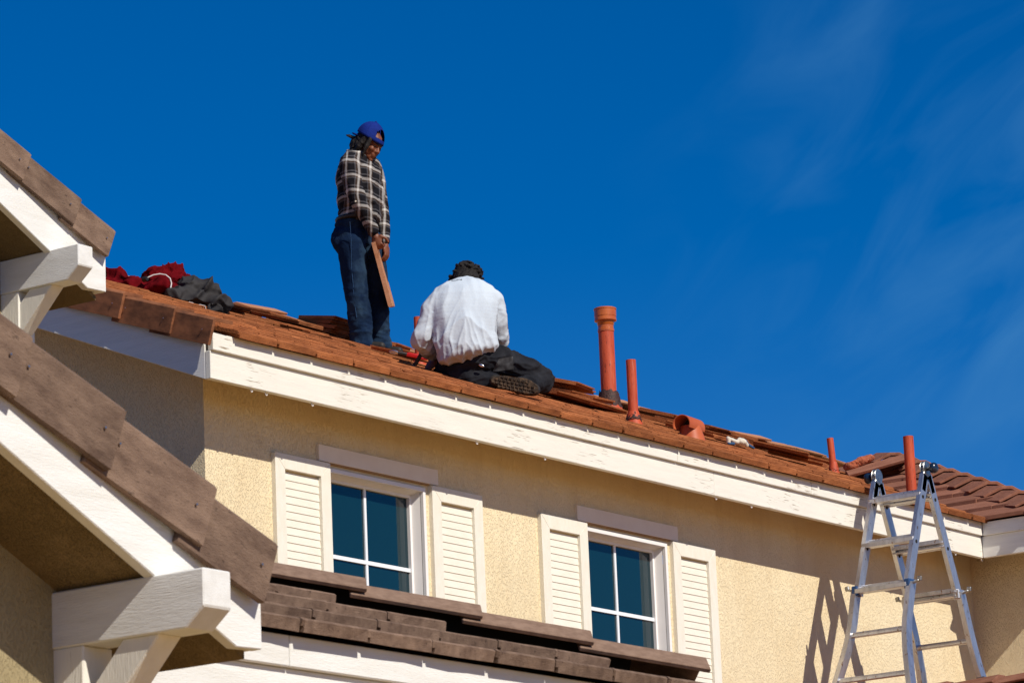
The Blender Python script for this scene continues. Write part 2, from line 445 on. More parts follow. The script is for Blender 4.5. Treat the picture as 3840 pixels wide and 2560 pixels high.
class MB:
    """collects polygons in world coordinates"""
    def __init__(s):
        s.v, s.f, s.m = [], [], []

    def poly(s, pts, faces, mi=0):
        k = len(s.v)
        s.v += [tuple(p) for p in pts]
        s.f += [tuple(k + i for i in f) for f in faces]
        s.m += [mi] * len(faces)

    def box(s, a, b, mi=0):
        (x0, y0, z0), (x1, y1, z1) = a, b
        s.poly([(x0, y0, z0), (x1, y0, z0), (x1, y1, z0), (x0, y1, z0), (x0, y0, z1), (x1, y0, z1), (x1, y1, z1), (x0, y1, z1)],
               [(0, 3, 2, 1), (4, 5, 6, 7), (0, 1, 5, 4), (1, 2, 6, 5), (2, 3, 7, 6), (3, 0, 4, 7)], mi)
        return s

    def prism(s, pts, d, mi=0):
        """closed polygon pts (3D, planar) extruded by vector d"""
        n = len(pts)
        P = [Vector(p) for p in pts]
        d = Vector(d)
        nrm = Vector((0, 0, 0))
        for i in range(n):
            nrm += P[i].cross(P[(i + 1) % n])
        if nrm.dot(d) > 0:
            P = P[::-1]
        f = [tuple(range(n)), tuple(range(2 * n - 1, n - 1, -1))]
        f += [((i + 1) % n, i, n + i, n + (i + 1) % n) for i in range(n)]
        s.poly(P + [p + d for p in P], f, mi)
        return s

    def bar(s, p0, p1, w, h, up=(0, 0, 1), mi=0):
        """rectangular bar, w across, h along up"""
        p0, p1 = Vector(p0), Vector(p1)
        t = (p1 - p0).normalized()
        sd_ = t.cross(Vector(up)).normalized()
        u = sd_.cross(t).normalized()
        c = [p0 + sd_ * a * w / 2 + u * b * h / 2 for a, b in ((-1, -1), (1, -1), (1, 1), (-1, 1))]
        s.prism(c, p1 - p0, mi)
        return s

    def tube(s, pts, rad, n=12, mi=0, caps=True):
        P = [Vector(p) for p in pts]
        R = rad if isinstance(rad, (list, tuple)) else [rad] * len(P)
        k = len(s.v)
        t0 = (P[1] - P[0]).normalized()
        a = t0.orthogonal().normalized()
        for i, p in enumerate(P):
            t = (P[min(i + 1, len(P) - 1)] - P[max(i - 1, 0)]).normalized()
            a = (a - t * a.dot(t)).normalized()
            b = t.cross(a)
            for j in range(n):
                w = 2 * PI * j / n
                s.v.append(tuple(p + (a * math.cos(w) + b * math.sin(w)) * R[i]))
        for i in range(len(P) - 1):
            for j in range(n):
                j2 = (j + 1) % n
                s.f.append((k + i * n + j, k + i * n + j2, k + (i + 1) * n + j2, k + (i + 1) * n + j)); s.m.append(mi)
        if caps:
            s.f.append(tuple(k + j for j in range(n))[::-1]); s.m.append(mi)
            e = k + (len(P) - 1) * n
            s.f.append(tuple(e + j for j in range(n))); s.m.append(mi)
        return s

    def build(s, name, mats, parent=None, bevel=0.0, smooth=False, origin=None, wob=0.0):
        off = woff(parent) if origin is None else Vector(origin)
        me = bpy.data.meshes.new(name)
        V = np.array(s.v, dtype=float) - np.array(off)
        me.from_pydata(V.tolist(), [], s.f)
        me.update()
        for m_ in ([mats] if isinstance(mats, str) else mats):
            me.materials.append(M[m_])
        me.polygons.foreach_set('material_index', s.m)
        if bevel or smooth or True:
            bm = bmesh.new(); bm.from_mesh(me)
            bmesh.ops.recalc_face_normals(bm, faces=bm.faces)
            if bevel:
                ed = [e for e in bm.edges if len(e.link_faces) == 2 and e.calc_face_angle(0) > 0.5]
                bmesh.ops.bevel(bm, geom=ed, offset=bevel, segments=1, affect='EDGES', clamp_overlap=True)
            bm.to_mesh(me); bm.free()
        if smooth:
            for p in me.polygons: p.use_smooth = True
            me.set_sharp_from_angle(angle=0.7)
        o = put(name, me, parent)
        if origin is not None:
            o.location = Vector(origin) - woff(parent)
        return o


EX = Vector((AX[0][0], AX[0][1], 0)).normalized()      # image right, level
EZ = Vector((0, 0, 1))
EY = EZ.cross(EX)                                        # level, away from the camera

# ------------------------------------------------------------------ the setting
g = MB(); g.box((-400, -400, -6.2), (600, 600, -5.97))
tag(g.build('ground', 'ground'), kind='structure')

# ------------------------------------------------------------------ main house
PT = 0.40                         # roof pitch
ZT0, YT0 = 0.243, -0.06           # bottom of the first tile course's butt
XE = 8.31                         # eave length up to the projecting wing
WY = 0.33                         # wall set back from fascia
YR = 4.9                          # ridge
WD = 0.58                         # projection of the wing
HS = 2.90                         # run of the wing hip
GZ = -5.97
XRW = at_y(3640, 2140, WY).x   # return wall of the wing


def tile_z(y): return ZT0 + PT * (y - YT0)
def top_z(y): return tile_z(y) + 0.028


house = empty('tiled_house', (4.2, 3.0, GZ), 'cream stucco two-storey house with terracotta roof tiles, white eaves and shuttered windows', 'house')

WIN = [(0.0, 0.0), (2.513, -0.027)]
WX0, WX1, WZ1, WZ0 = 1.376, 2.278, -0.245, -1.56
# walls ---------------------------------------------------------------
w = MB()
xs = [WY, WX0, WX1, WX0 + WIN[1][0], WX1 + WIN[1][0], XRW]
zt = 0.12
for i in range(len(xs) - 1):
    hole = i in (1, 3)
    dz = 0 if i == 1 else WIN[1][1]
    spans = [(GZ, zt)] if not hole else [(GZ, WZ0 + dz), (WZ1 + dz, zt)]
    for a, b in spans:
        w.poly([(xs[i], WY, a), (xs[i + 1], WY, a), (xs[i + 1], WY, b), (xs[i], WY, b)], [(0, 1, 2, 3)])
w.build('wall', 'stucco', house)
# left gable wall
w = MB()
yb = 2 * YR - WY
w.poly([(WY, WY, GZ), (WY, WY, 0.115), (WY, YR, 0.115 + PT * (YR - WY)), (WY, yb, 0.115), (WY, yb, GZ)], [(0, 1, 2, 3, 4)])
w.build('wall', 'stucco', house)
w = MB()   # return wall, wing front and hidden sides
xr, yf, xe = XRW, -WD + 0.10, XE + 2 * HS - WY
w.poly([(xr, WY, GZ), (xr, yf, GZ), (xr, yf, 0.115), (xr, WY, 0.115)], [(0, 1, 2, 3)])
w.poly([(xr, yf, GZ), (xe, yf, GZ), (xe, yf, 0.115), (xr, yf, 0.115)], [(0, 1, 2, 3)])
w.poly([(xe, yf, GZ), (xe, yb, GZ), (xe, yb, 0.115), (xe, YR, 0.115 + PT * (YR - WY)), (xe, yf, 0.115)], [(0, 1, 2, 3, 4)])
w.poly([(WY, yb, GZ), (xe, yb, GZ), (xe, yb, 0.115), (WY, yb, 0.115)], [(0, 1, 2, 3)])
w.build('wall', 'stucco', house)

# roof deck ---------------------------------------------------------------
def deck(y): return tile_z(y) - 0.028
rf = MB()
zb = 0.03
xr2 = XE + 2 * HS
rf.prism([(0.02, 0.022, deck(0.022)), (0.02, YR, deck(YR)), (0.02, 2 * YR, deck(0.0)), (0.02, 2 * YR, deck(0) - zb),
          (0.02, YR, deck(YR) - zb), (0.02, 0.022, deck(0.022) - zb)], (xr2 - 0.04, 0, 0))
roof = rf.build('roof', 'felt', house)
wr = MB()      # wing deck: left slope, front hip slope, right slope
zc = deck(0.0)
A0 = (XE + 0.02, -WD + 0.02, zc); A1 = (xr2 - 0.02, -WD + 0.02, zc)
AP = (XE + HS, -WD + HS, zc + PT * HS); RB = (XE + HS, HS, zc + PT * HS)
B0 = (XE + 0.02, 0.02, zc); B1 = (xr2 - 0.02, 0.02, zc)
wr.poly([A0, A1, B1, B0, AP, RB], [(0, 4, 5, 3), (0, 1, 4), (1, 2, 5, 4)])
wr.poly([(p[0], p[1], p[2] - 0.03) for p in (A0, A1, B1, B0, AP, RB)], [(3, 5, 4, 0), (4, 1, 0), (4, 5, 2, 1)])
wr.build('wing_roof', 'felt', house)
# soffits under the overhangs (follow the pitch)
sf = MB()
sf.prism([(0.04, 0.04, 0.035), (0.04, WY + 0.1, 0.035 + PT * (WY + 0.06)), (0.04, WY + 0.1, 0.05 + PT * (WY + 0.06)), (0.04, 0.04, 0.05)], (XE - 0.05, 0, 0))
sf.prism([(0.04, WY + 0.1, 0.035 + PT * (WY + 0.06)), (0.04, YR, 0.035 + PT * (YR - 0.04)), (0.04, YR, 0.05 + PT * (YR - 0.04)), (0.04, WY + 0.1, 0.05 + PT * (WY + 0.06))], (WY + 0.05, 0, 0))
sf.prism([(XE + 0.04, 0.0, 0.035), (XE + 0.3, 0.0, 0.035 + PT * 0.26), (XE + 0.3, 0.0, 0.05 + PT * 0.26), (XE + 0.04, 0.0, 0.05)], (0, -WD + 0.06, 0))
sf.build('soffit', 'soffit', house)

# fascia boards ---------------------------------------------------------------
def fascia(x0, x1, up):
    b = MB()
    if up: b.box((x0, -0.020, 0.152), (x1, 0.018, 0.246))
    else: b.box((x0, 0.0, 0.0), (x1, 0.036, 0.1515))
    b.build('fascia_board', 'paint_x', house, bevel=0.003)
jl = at_y(2680, 1842, 0).x; ju = at_y(2540, 1690, -0.02).x
for x0, x1 in ((0.0, jl - 0.0015), (jl + 0.0015, XE)): fascia(x0, x1, False)
for x0, x1 in ((0.002, ju - 0.002), (ju + 0.002, 6.02), (6.024, XE - 0.02)): fascia(x0, x1, True)
for a, b_ in (((XE, -WD + 0.02, 0.0), (XE + 0.036, -0.001, 0.1515)), ((XE - 0.02, -WD + 0.0, 0.152), (XE + 0.018, -0.0205, 0.246))):
    q = MB(); q.box(a, b_); q.build('fascia_board', 'paint_y', house, bevel=0.003)
for a, b_ in (((XE - 0.001, -WD - 0.02, 0.0), (xr2, -WD + 0.018, 0.1515)), ((XE - 0.02, -WD - 0.04, 0.152), (xr2, -WD - 0.002, 0.246))):
    q = MB(); q.box(a, b_); q.build('fascia_board', 'paint_x', house, bevel=0.003)
# rake board on the left gable
q = MB()
q.prism([(0.0, 0.037, 0.0), (0.0, YR, PT * YR), (0.0, YR, PT * YR + 0.19), (0.0, 0.037, 0.19), (0.0, 0.037, 0.06)], (0.037, 0, 0))
q.build('rake_board', 'paint_y', house, bevel=0.003)
# small hooks under the fascia
for px, py in ((940, 1462), (995, 1468), (1168, 1505), (1785, 1648), (2040, 1705), (2682, 1850), (2815, 1890), (3455, 2035), (3580, 2066), (3680, 2096)):
    p = at_y(px, py, 0.018); p.z = 0.0
    h = MB(); h.tube([p, p + Vector((0, 0, -0.010)), p + Vector((0.006, 0, -0.018)), p + Vector((0.014, 0, -0.015)), p + Vector((0.016, 0, -0.008))], 0.0028, n=6)
    h.build('cup_hook', 'vinyl', house)

# windows and shutters ---------------------------------------------------------------
def ring(mb, x0, x1, z0, z1, wd, y0, y1, mi=0):
    mb.box((x0, y0, z0), (x0 + wd, y1, z1), mi); mb.box((x1 - wd, y0, z0), (x1, y1, z1), mi)
    mb.box((x0 + wd, y0, z1 - wd), (x1 - wd, y1, z1), mi); mb.box((x0 + wd, y0, z0), (x1 - wd, y1, z0 + wd), mi)


slat_me = None
for dx, dz in WIN:
    x0, x1, z0, z1 = WX0 + dx, WX1 + dx, WZ0 + dz, WZ1 + dz
    f = MB(); ring(f, x0 - 0.004, x1 + 0.004, z0, z1, 0.024, WY - 0.012, WY + 0.012)
    win = f.build('window', 'vinyl', house, bevel=0.002)
    f = MB()       # reveal and sash
    i = 0.021
    rx0, rx1, rz0, rz1 = x0 + i, x1 - i, z0 + i, z1 - i
    k = 0.028
    for A, B, C_, D in (((rx0, rz1), (rx1, rz1), (rx1 - k * .5, rz1 - k * .6), (rx0 + k * .5, rz1 - k * .6)), ((rx1, rz1), (rx1, rz0), (rx1 - k * .5, rz0 + k * .5), (rx1 - k * .5, rz1 - k * .6)),
                        ((rx1, rz0), (rx0, rz0), (rx0 + k * .5, rz0 + k * .5), (rx1 - k * .5, rz0 + k * .5)), ((rx0, rz0), (rx0, rz1), (rx0 + k * .5, rz1 - k * .6), (rx0 + k * .5, rz0 + k * .5))):
        f.poly([(A[0], WY + 0.012, A[1]), (B[0], WY + 0.012, B[1]), (C_[0], WY + 0.075, C_[1]), (D[0], WY + 0.075, D[1])], [(0, 1, 2, 3)])
    f.build('reveal', 'vinyl', win)
    f = MB(); ring(f, rx0 + 0.012, rx1 - 0.012, rz0 + 0.012, rz1 - 0.015, 0.018, WY + 0.066, WY + 0.10)
    f.build('sash', 'vinyl', win, bevel=0.0015)
    gx0, gx1, gz0, gz1 = rx0 + 0.03, rx1 - 0.03, rz0 + 0.03, rz1 - 0.033
    mxv = 1.825 + dx
    mzs = [-0.720 + dz, -1.14 + dz]
    zz = [gz1] + mzs + [gz0]
    for a in range(3):
        for c in range(2):
            pn = MB(); pn.box(((gx0, mxv)[c] + 0.001, WY + 0.088, zz[a + 1] + 0.001), ((mxv, gx1)[c] - 0.001, WY + 0.094, zz[a] - 0.001))
            pn.build('pane', 'glass', win)
    mv = MB(); mv.box((mxv - 0.010, WY + 0.078, gz0), (mxv + 0.010, WY + 0.087, gz1)); mv.build('muntin', 'muntin', win)
    for mz in mzs:
        mv = MB(); mv.box((gx0, WY + 0.076, mz - 0.011), (gx1, WY + 0.0865, mz + 0.011)); mv.build('muntin', 'muntin', win)
    # header trim and a thin drip edge
    hd = MB(); hd.box((1.293 + dx, WY - 0.019, -0.2165 + dz), (2.40 + dx, WY + 0.002, -0.124 + dz)); hd.build('window_header', 'trim_header', house, bevel=0.002)
    hd = MB(); hd.box((1.383 + dx, WY - 0.016, -0.226 + dz), (2.318 + dx, WY + 0.001, -0.2172 + dz)); hd.build('header_strip', 'timber', house)
    # shutters
    for s0, s1 in ((0.892, 1.380), (2.322, 2.812)):
        s0 += dx; s1 += dx
        st, sb = -0.225 + dz, -1.56 + dz
        fr = MB(); T = 0.085
        y0, y1 = WY - 0.030, WY + 0.001
        # mitred frame
        for quad in (((s0, st), (s1, st), (s1 - T, st - T), (s0 + T, st - T)), ((s1, st - 0.0012), (s1, sb), (s1 - T, sb + T), (s1 - T, st - T - 0.0012)),
                     ((s1, sb - 0.0), (s0, sb - 0.0), (s0 + T, sb + T - 0.001), (s1 - T, sb + T - 0.001)), ((s0, sb), (s0, st - 0.0012), (s0 + T, st - T - 0.0012), (s0 + T, sb + T))):
            fr.prism([(x, y0, z) for x, z in quad], (0, y1 - y0, 0))
        sh = fr.build('shutter', 'trim', house, bevel=0.0015)
        n = 0
        z = st - T - 0.012
        x0s, x1s = s0 + T - 0.004, s1 - T + 0.004
        if slat_me is None:
            m_ = MB(); hw = (x1s - x0s) / 2
            m_.prism([(-hw, 0.006, 0), (-hw, 0.012, 0), (-hw, 0.012, -0.0433), (-hw, 0.0022, -0.0433), (-hw, 0.0015, -0.0415)], (2 * hw, 0, 0))
            tmp = m_.build('slat', 'slat', None)
            slat_me = tmp.data; bpy.data.objects.remove(tmp)
        while z > sb + T - 0.02:
            o = put('slat', slat_me, sh)
            o.location = Vector(((x0s + x1s) / 2, WY - 0.012, z)) - woff(sh)
            z -= 0.0433


# ------------------------------------------------------------------ tile meshes
def tile_mesh(w, l, t, seed, notch=True, name='tile'):
    r = random.Random(seed)
    j = lambda a: r.uniform(-a, a)
    nx = 5
    xs_ = [0, min(0.015, w * .2), min(0.016, w * .22), w * 0.4, w * 0.72, w]
    V, F = [], []
    # rings: y=0 (butt, chamfered), y=.008, y=l ; each ring = bottom row then top row
    def ringv(y, ztop, jy, jz):
        base = len(V)
        for i, x in enumerate(xs_):
            zb_ = (0.017 if (notch and i < 2) else 0.0)
            V.append((x, y + j(jy), zb_ + (j(jz) if i > 1 else 0)))
        for x in xs_:
            V.append((x, y + j(jy), ztop + j(jz)))
        return base
    a = ringv(0.0, t - 0.005, 0.003, 0.0015)
    b = ringv(0.008, t, 0.001, 0.001)
    c = ringv(l, t, 0.0, 0.0)
    n = nx + 1
    for i in range(nx):
        F.append((a + i, a + i + 1, a + n + i + 1, a + n + i))
        for p_, q_ in ((a, b), (b, c)):
            F.append((p_ + n + i, p_ + n + i + 1, q_ + n + i + 1, q_ + n + i))
            F.append((q_ + i, q_ + i + 1, p_ + i + 1, p_ + i))
    for p_, q_ in ((a, b), (b, c)):
        F.append((p_, p_ + n, q_ + n, q_)); F.append((p_ + nx, q_ + nx, q_ + n + nx, p_ + n + nx))
    F.append(tuple(c + i for i in range(n)) + tuple(c + n + i for i in range(n - 1, -1, -1)))
    F[-1] = F[-1][::-1]
    me = bpy.data.meshes.new(name)
    me.from_pydata(V, [], F)
    bm = bmesh.new(); bm.from_mesh(me); bmesh.ops.recalc_face_normals(bm, faces=bm.faces); bm.to_mesh(me); bm.free()
    return me


def mset(me, *ms):
    for m_ in ms: me.materials.append(M[m_])
    return me


TW, TL, TT = 0.330, 0.42, 0.028
EXPO = 0.36
THE = math.atan(PT)
TILT = THE - TT / EXPO * 0.96
tiles = [mset(tile_mesh(TW - 0.003, TL, TT, 100 + i), 'tile') for i in range(6)]
eave_tiles = [mset(tile_mesh(TW - 0.003, TL, 0.038, 150 + i), 'tile') for i in range(5)]
NC = 10
cnt = 0
for r_ in range(NC):
    y = YT0 + r_ * EXPO * math.cos(THE)
    z = ZT0 + r_ * EXPO * math.sin(THE) - (0.008 if r_ == 0 else 0)
    x = 0.155 + (0.165 if r_ % 2 else 0.0)
    if r_ % 2:
        x -= TW
        x = max(x, 0.06)
    while x < XE + max(y, 0) - 0.08:
        xx = x
        mtx = Matrix.Translation((xx, y + random.uniform(-.003, .003), z + random.uniform(-.001, .0025))) @ Matrix.Rotation(random.uniform(-.003, .003), 4, 'Z') @ \
            Matrix.Rotation(random.uniform(-.002, .002), 4, 'Y') @ Matrix.Rotation(TILT, 4, 'X')
        put('roof_tile', random.choice(tiles if r_ else eave_tiles), roof, None, mtx)
        cnt += 1
        x += TW
# upper courses: patchy where the tiles have been lifted; past the countable limit, so one joined part
ub = MB()
for r_ in range(NC, 15):
    y = YT0 + r_ * EXPO * math.cos(THE)
    z = ZT0 + r_ * EXPO * math.sin(THE)
    x = 0.155 + (0.165 if r_ % 2 else 0.0)
    while x < XE + min(max(y, 0), 6) + 0.5:
        bare = mnoise.noise(Vector((x * 0.9, r_ * 0.8, 3.3))) > 0.08 and 3.0 < x < 13
        if not bare:
            m_ = Matrix.Translation((x, y, z + random.uniform(-.001, .004))) @ Matrix.Rotation(random.uniform(-.012, .012), 4, 'Z') @ Matrix.Rotation(TILT, 4, 'X')
            me_ = random.choice(tiles)
            ub.poly([m_ @ v.co for v in me_.vertices], [tuple(p.vertices) for p in me_.polygons])
        x += TW
tag(ub.build('roof_tile', 'tile', roof), kind='stuff')
print('main tiles', cnt)

# wing tiles, left slope: courses along Y between the valley and the hip
def slab(name, poly, zf, t, m_, parent, bev=0.003, tilt=0.0):
    """poly in plan; zf(x,y) bottom height"""
    q = MB()
    P = [Vector((x, y, zf(x, y))) for x, y in poly]
    q.prism(P, (0, 0, t))
    return q.build(name, m_, parent, bevel=bev)

k = 0
e_pl = EXPO * 0.93
s = -0.05
while s < HS - 0.1:
    b0 = -WD + s + 0.02          # hip end
    b1 = s + 0.02                # valley end (tucks under the main courses)
    cut = random.uniform(0.35, 0.6)
    for a, b_ in ((0.0, cut - 0.003), (cut + 0.003, 1.0)):
        ya, yb_ = b0 + (b1 - b0) * a, b0 + (b1 - b0) * b_
        l_ = TL * 0.93
        jit = random.uniform(-.012, .012); lift = random.uniform(0, .006)
        poly = [(XE + s + jit, ya), (XE + s + jit, yb_ + (0.02 if b_ == 1 else 0)), (XE + s + l_, yb_ + (e_pl if b_ == 1 else 0)), (XE + s + l_, ya + (e_pl if a == 0 else 0))]
        zf = lambda x, y, s=s, lift=lift: ZT0 + PT * (s + 0.06) + lift + math.tan(TILT) * (x - XE - s)
        slab('roof_tile', poly, zf, 0.031, 'tile_red', roof)
    s += e_pl

# ridge / hip caps ---------------------------------------------------------------
def cap_mesh(l, wtop, wfl, drop, t, name, taper=0.0):
    """trapezoid cap, local y up the hip, butt at y=0"""
    prof = [(-wtop / 2 - wfl, -drop), (-wtop / 2, 0), (wtop / 2, 0), (wtop / 2 + wfl, -drop)]
    inn = [(-wtop / 2 - wfl + t * .5, -drop - t * .55), (-wtop / 2 + t * .35, -t), (wtop / 2 - t * .35, -t), (wtop / 2 + wfl - t * .5, -drop - t * .55)]
    q = MB()
    pts = [(x, 0, z) for x, z in prof] + [(x, 0, z) for x, z in inn][::-1]
    P0 = [Vector(p) for p in pts]
    q.poly(P0 + [Vector((p.x * (1 - taper), l, p.z)) for p in P0],
           [(0, 1, 6, 7), (1, 2, 5, 6), (2, 3, 4, 5), (15, 14, 9, 8), (14, 13, 10, 9), (13, 12, 11, 10)] + [(i, i + 8, (i + 1) % 8 + 8, (i + 1) % 8) for i in range(8)])
    o = q.build(name, 'tile', None, bevel=0.003)
    me = o.data; bpy.data.objects.remove(o); me.materials.clear()
    return me


cap_r = mset(cap_mesh(0.45, 0.080, 0.140, 0.072, 0.024, 'ridge_tile', 0.06), 'tile_red')
hp0 = Vector((XE - 0.03, -WD - 0.03, ZT0 + 0.075)); hp1 = Vector((XE + HS, -WD + HS, ZT0 + PT * HS + 0.100))
hd_ = (hp1 - hp0).normalized()
nh = int((hp1 - hp0).length / 0.385)
for i in range(nh + 1):
    p = hp0 + hd_ * (i * 0.385)
    side = hd_.cross(EZ).normalized(); up = side.cross(hd_)
    R_ = Matrix((side, hd_, up)).transposed().to_4x4()
    put('hip_tile', cap_r, roof, None, Matrix.Translation(p) @ R_ @ Matrix.Rotation(-0.085, 4, 'X') @ Matrix.Rotation(random.uniform(-.012, .012), 4, 'Z'))
cap_m = mset(cap_mesh(0.45, 0.09, 0.12, 0.055, 0.024, 'ridge_tile', 0.0), 'tile_top')
x = 4.0
while x < 15.0:
    p = Vector((x + random.uniform(-.02, .02), YR, top_z(YR) + random.uniform(0.025, 0.05)))
    put('ridge_tile', cap_m, roof, None, Matrix.Translation(p) @ Matrix.Rotation(-PI / 2, 4, 'Z') @ Matrix.Rotation(random.uniform(-.05, .06), 4, 'X'))
    x += 0.40 if random.random() > 0.12 else 0.52


# rake tiles ---------------------------------------------------------------
def rake_mesh(l, leg, top, t, nails=True, name='rake_tile', m0='tile_rake'):
    """L section: outer face at x=0 hanging down leg, top leg inward +x; y up the slope"""
    q = MB()
    c = 0.014
    prof = [(0, -leg), (0, -c), (c, 0), (top, 0), (top, -t), (t + 0.004, -t), (t, -t - 0.004), (t, -leg)]
    n = len(prof)
    def P(y, k=0): return [Vector((x, y, z)) for x, z in prof]
    pts = P(0.0) + P(l)
    F = [(i, (i + 1) % n, n + (i + 1) % n, n + i) for i in range(n)]
    caps = [(0, 1, 6, 7), (1, 2, 5, 6), (2, 3, 4, 5)]
    F += [f[::-1] for f in caps] + [tuple(i + n for i in f) for f in caps]
    q.poly(pts, F)
    if nails:
        for yy, zz in ((l * 0.14, -leg * 0.52), (l * 0.80, -leg * 0.45)):
            q.tube([(0.004, yy, zz), (-0.006, yy - 0.002, zz + 0.002)], 0.0018, n=6, mi=1)
            q.tube([(-0.005, yy - 0.002, zz + 0.002), (-0.0075, yy - 0.002, zz + 0.002)], 0.0042, n=8, mi=1)
    o = q.build(name, [m0, 'nail'], None, bevel=0.0025)
    me = o.data; bpy.data.objects.remove(o)
    return me


rk = rake_mesh(0.45, 0.150, 0.15, 0.02)
RE = 0.385
tl = THE - 0.020 / RE
# lowest tile's front end, then every exposure up the slope
zr0 = at_x(785, 1200, -0.05).z
for i in range(13):
    d = (0.0 if i == 0 else 0.285 + (i - 1) * RE)
    y = -0.075 + d * math.cos(THE)
    z = 0.305 + d * math.sin(THE) + 0.004
    mtx = Matrix.Translation((-0.052, y, z)) @ Matrix.Rotation(-0.05, 4, 'Z') @ Matrix.Rotation(tl, 4, 'X')
    put('rake_tile', rk, roof, None, mtx)


# ------------------------------------------------------------------ vent pipes
def roof_at(px, py, y, dz=0.0):
    p = at_y(px, py, y)
    p.z = top_z(y) + dz
    return p


def pipe(name, base, ptop, r, label, tar=0.0, tilt=(0, 0), collar=True, hgt=None):
    b = Vector(base); h = (hgt if hgt else (ptop.z - b.z))
    top = Vector((b.x + tilt[0], b.y + tilt[1], b.z + h))
    root = empty(name, b, label, 'vent pipe', 'red vent pipes on the roof')
    q = MB(); n = 20
    k = len(q.v)
    q.tube([b - Vector((0, 0, 0.15)), b + (top - b) * 0.3, top], r, n=n, caps=False)
    q.tube([top, b + (top - b) * 0.3], r * 0.86, n=n, caps=False)
    t_ = (top - b).normalized()
    a = t_.orthogonal().normalized(); c = t_.cross(a)
    P = [top + (a * math.cos(2 * PI * i / n) + c * math.sin(2 * PI * i / n)) * rr for rr in (r, r * .86) for i in range(n)]
    q.poly(P, [(i, (i + 1) % n, n + (i + 1) % n, n + i) for i in range(n)])
    q.build('pipe', 'pipe', root, smooth=True)
    if collar:
        c_ = MB()
        c_.tube([b - Vector((0, 0.0, 0.10)), b - Vector((0, 0, 0.02)), b + Vector((0, 0, 0.07))], [r * 2.1, r * 1.75, r * 1.10], n=20)
        c_.build('flashing', 'pipe', root, smooth=True)
    if tar:
        c_ = MB(); rr = random.Random(int(px_seed() * 1000))
        n = 22; rows = 6
        for i in range(rows):
            zz = b.z + 0.0 + tar * i / (rows - 1)
            for j in range(n):
                w_ = 2 * PI * j / n
                rad = r * (1.62 - 0.5 * i / (rows - 1)) + rr.uniform(-.004, .008)
                jz = (rr.uniform(-.02, .02) if i in (0, rows - 1) else 0)
                c_.v.append((b.x + rad * math.cos(w_), b.y + rad * math.sin(w_), zz + jz))
        for i in range(rows - 1):
            for j in range(n):
                c_.f.append((i * n + j, i * n + (j + 1) % n, (i + 1) * n + (j + 1) % n, (i + 1) * n + j)); c_.m.append(0)
        c_.build('tar_seal', 'tar', root, smooth=True)
    return root, top


def px_seed(): return random.random()


# tall capped vent
b = roof_at(2285, 1510, 4.0)
tp = at_y(2272, 1235, 4.0)
vt, top = pipe('capped_vent_pipe', b, tp, 0.062, 'tall thick red vent pipe with round glazed cap and black tar at its foot', tar=0.14, tilt=(0, 0))
q = MB()
ct = top
q.tube([ct + Vector((0, 0, z)) for z in (-0.02, 0.0, 0.004, 0.03, 0.034, 0.075)], [0.066, 0.066, 0.062, 0.062, 0.066, 0.07], n=24)
q.build('cap_neck', 'pipe_cap', vt, smooth=True)
q = MB()
q.tube([ct + Vector((0, 0, z)) for z in (0.062, 0.068, 0.085, 0.088, 0.10, 0.103, 0.155, 0.158, 0.168, 0.172)], [0.075, 0.088, 0.088, 0.0855, 0.0855, 0.088, 0.088, 0.091, 0.091, 0.084], n=28)
q.build('vent_cap', 'pipe_cap', vt, smooth=True).data.set_sharp_from_angle(angle=0.35)
b = roof_at(2376, 1566, 1.9); tp = at_y(2366, 1350, 1.9)
pipe('vent_pipe', b, tp, 0.0355, 'slim red vent pipe with tarred foot just right of the tall capped vent', tar=0.055, collar=True)
b = roof_at(3125, 1737, 2.2); tp = at_y(3117, 1642, 2.2)
pipe('vent_pipe', b, tp, 0.026, 'short thin red vent pipe standing in the roof valley', tar=0.02, tilt=(-0.012, 0.01))
b = roof_at(1572, 1335, 3.2); tp = at_y(1552, 1185, 3.2)
pipe('vent_pipe', b, tp, 0.030, 'red vent pipe behind the elbow of the kneeling worker', tar=0.0)
# pipe on the wing slope
sx = 1.05
pb = at_x(3418, 1832, XE + sx); pb.z = ZT0 + PT * (sx + 0.06) + 0.02
tpp = at_x(3398, 1637, XE + sx)
pipe('vent_pipe', pb, tpp, 0.0385, 'bright red vent pipe rising directly behind the top of the ladder', tar=0.0, collar=False)

# half-round hooded vent
hb = roof_at(2590, 1618, 1.9, -0.01)
hv = empty('hooded_roof_vent', hb, 'low orange roof vent with half-round hood open at its left end', 'roof vent')
q = MB()
n = 20
ax = Vector((0.83, 0.30, -0.02)).normalized(); ax = Vector((0.97, 0.1, 0.0)).normalized()
sd2 = Vector((-ax.y, ax.x, 0))
R0 = 0.070; Lh = 0.235
c0 = hb + Vector((0, 0, 0.075)) - ax * (Lh * 0.60)
P = []
for rr in (R0, R0 - 0.006):
    for e in (0, 1):
        for i in range(n + 1):
            w_ = PI * (i / n) * 1.28 - 0.14 * PI
            P.append(c0 + ax * Lh * e + sd2 * rr * math.cos(w_) + EZ * rr * math.sin(w_))
m_ = n + 1
F = []
for i in range(n):
    F += [(i, i + 1, m_ + i + 1, m_ + i), (2 * m_ + i, 3 * m_ + i, 3 * m_ + i + 1, 2 * m_ + i + 1),
          (i, 2 * m_ + i, 2 * m_ + i + 1, i + 1), (m_ + i, m_ + i + 1, 3 * m_ + i + 1, 3 * m_ + i)]
q.poly(P, F)
q.build('hood', 'vent', hv, smooth=True)
q = MB()
q.tube([hb - Vector((0, 0, 0.10)), hb + Vector((0, 0, 0.0)), hb + Vector((0.0, 0, 0.08))], [0.12, 0.095, 0.07], n=20)
q.build('throat', 'vent', hv, smooth=True)
q = MB()
q.tube([c0 + ax * 0.15, c0 + ax * 0.16], R0 * 0.9, n=18)
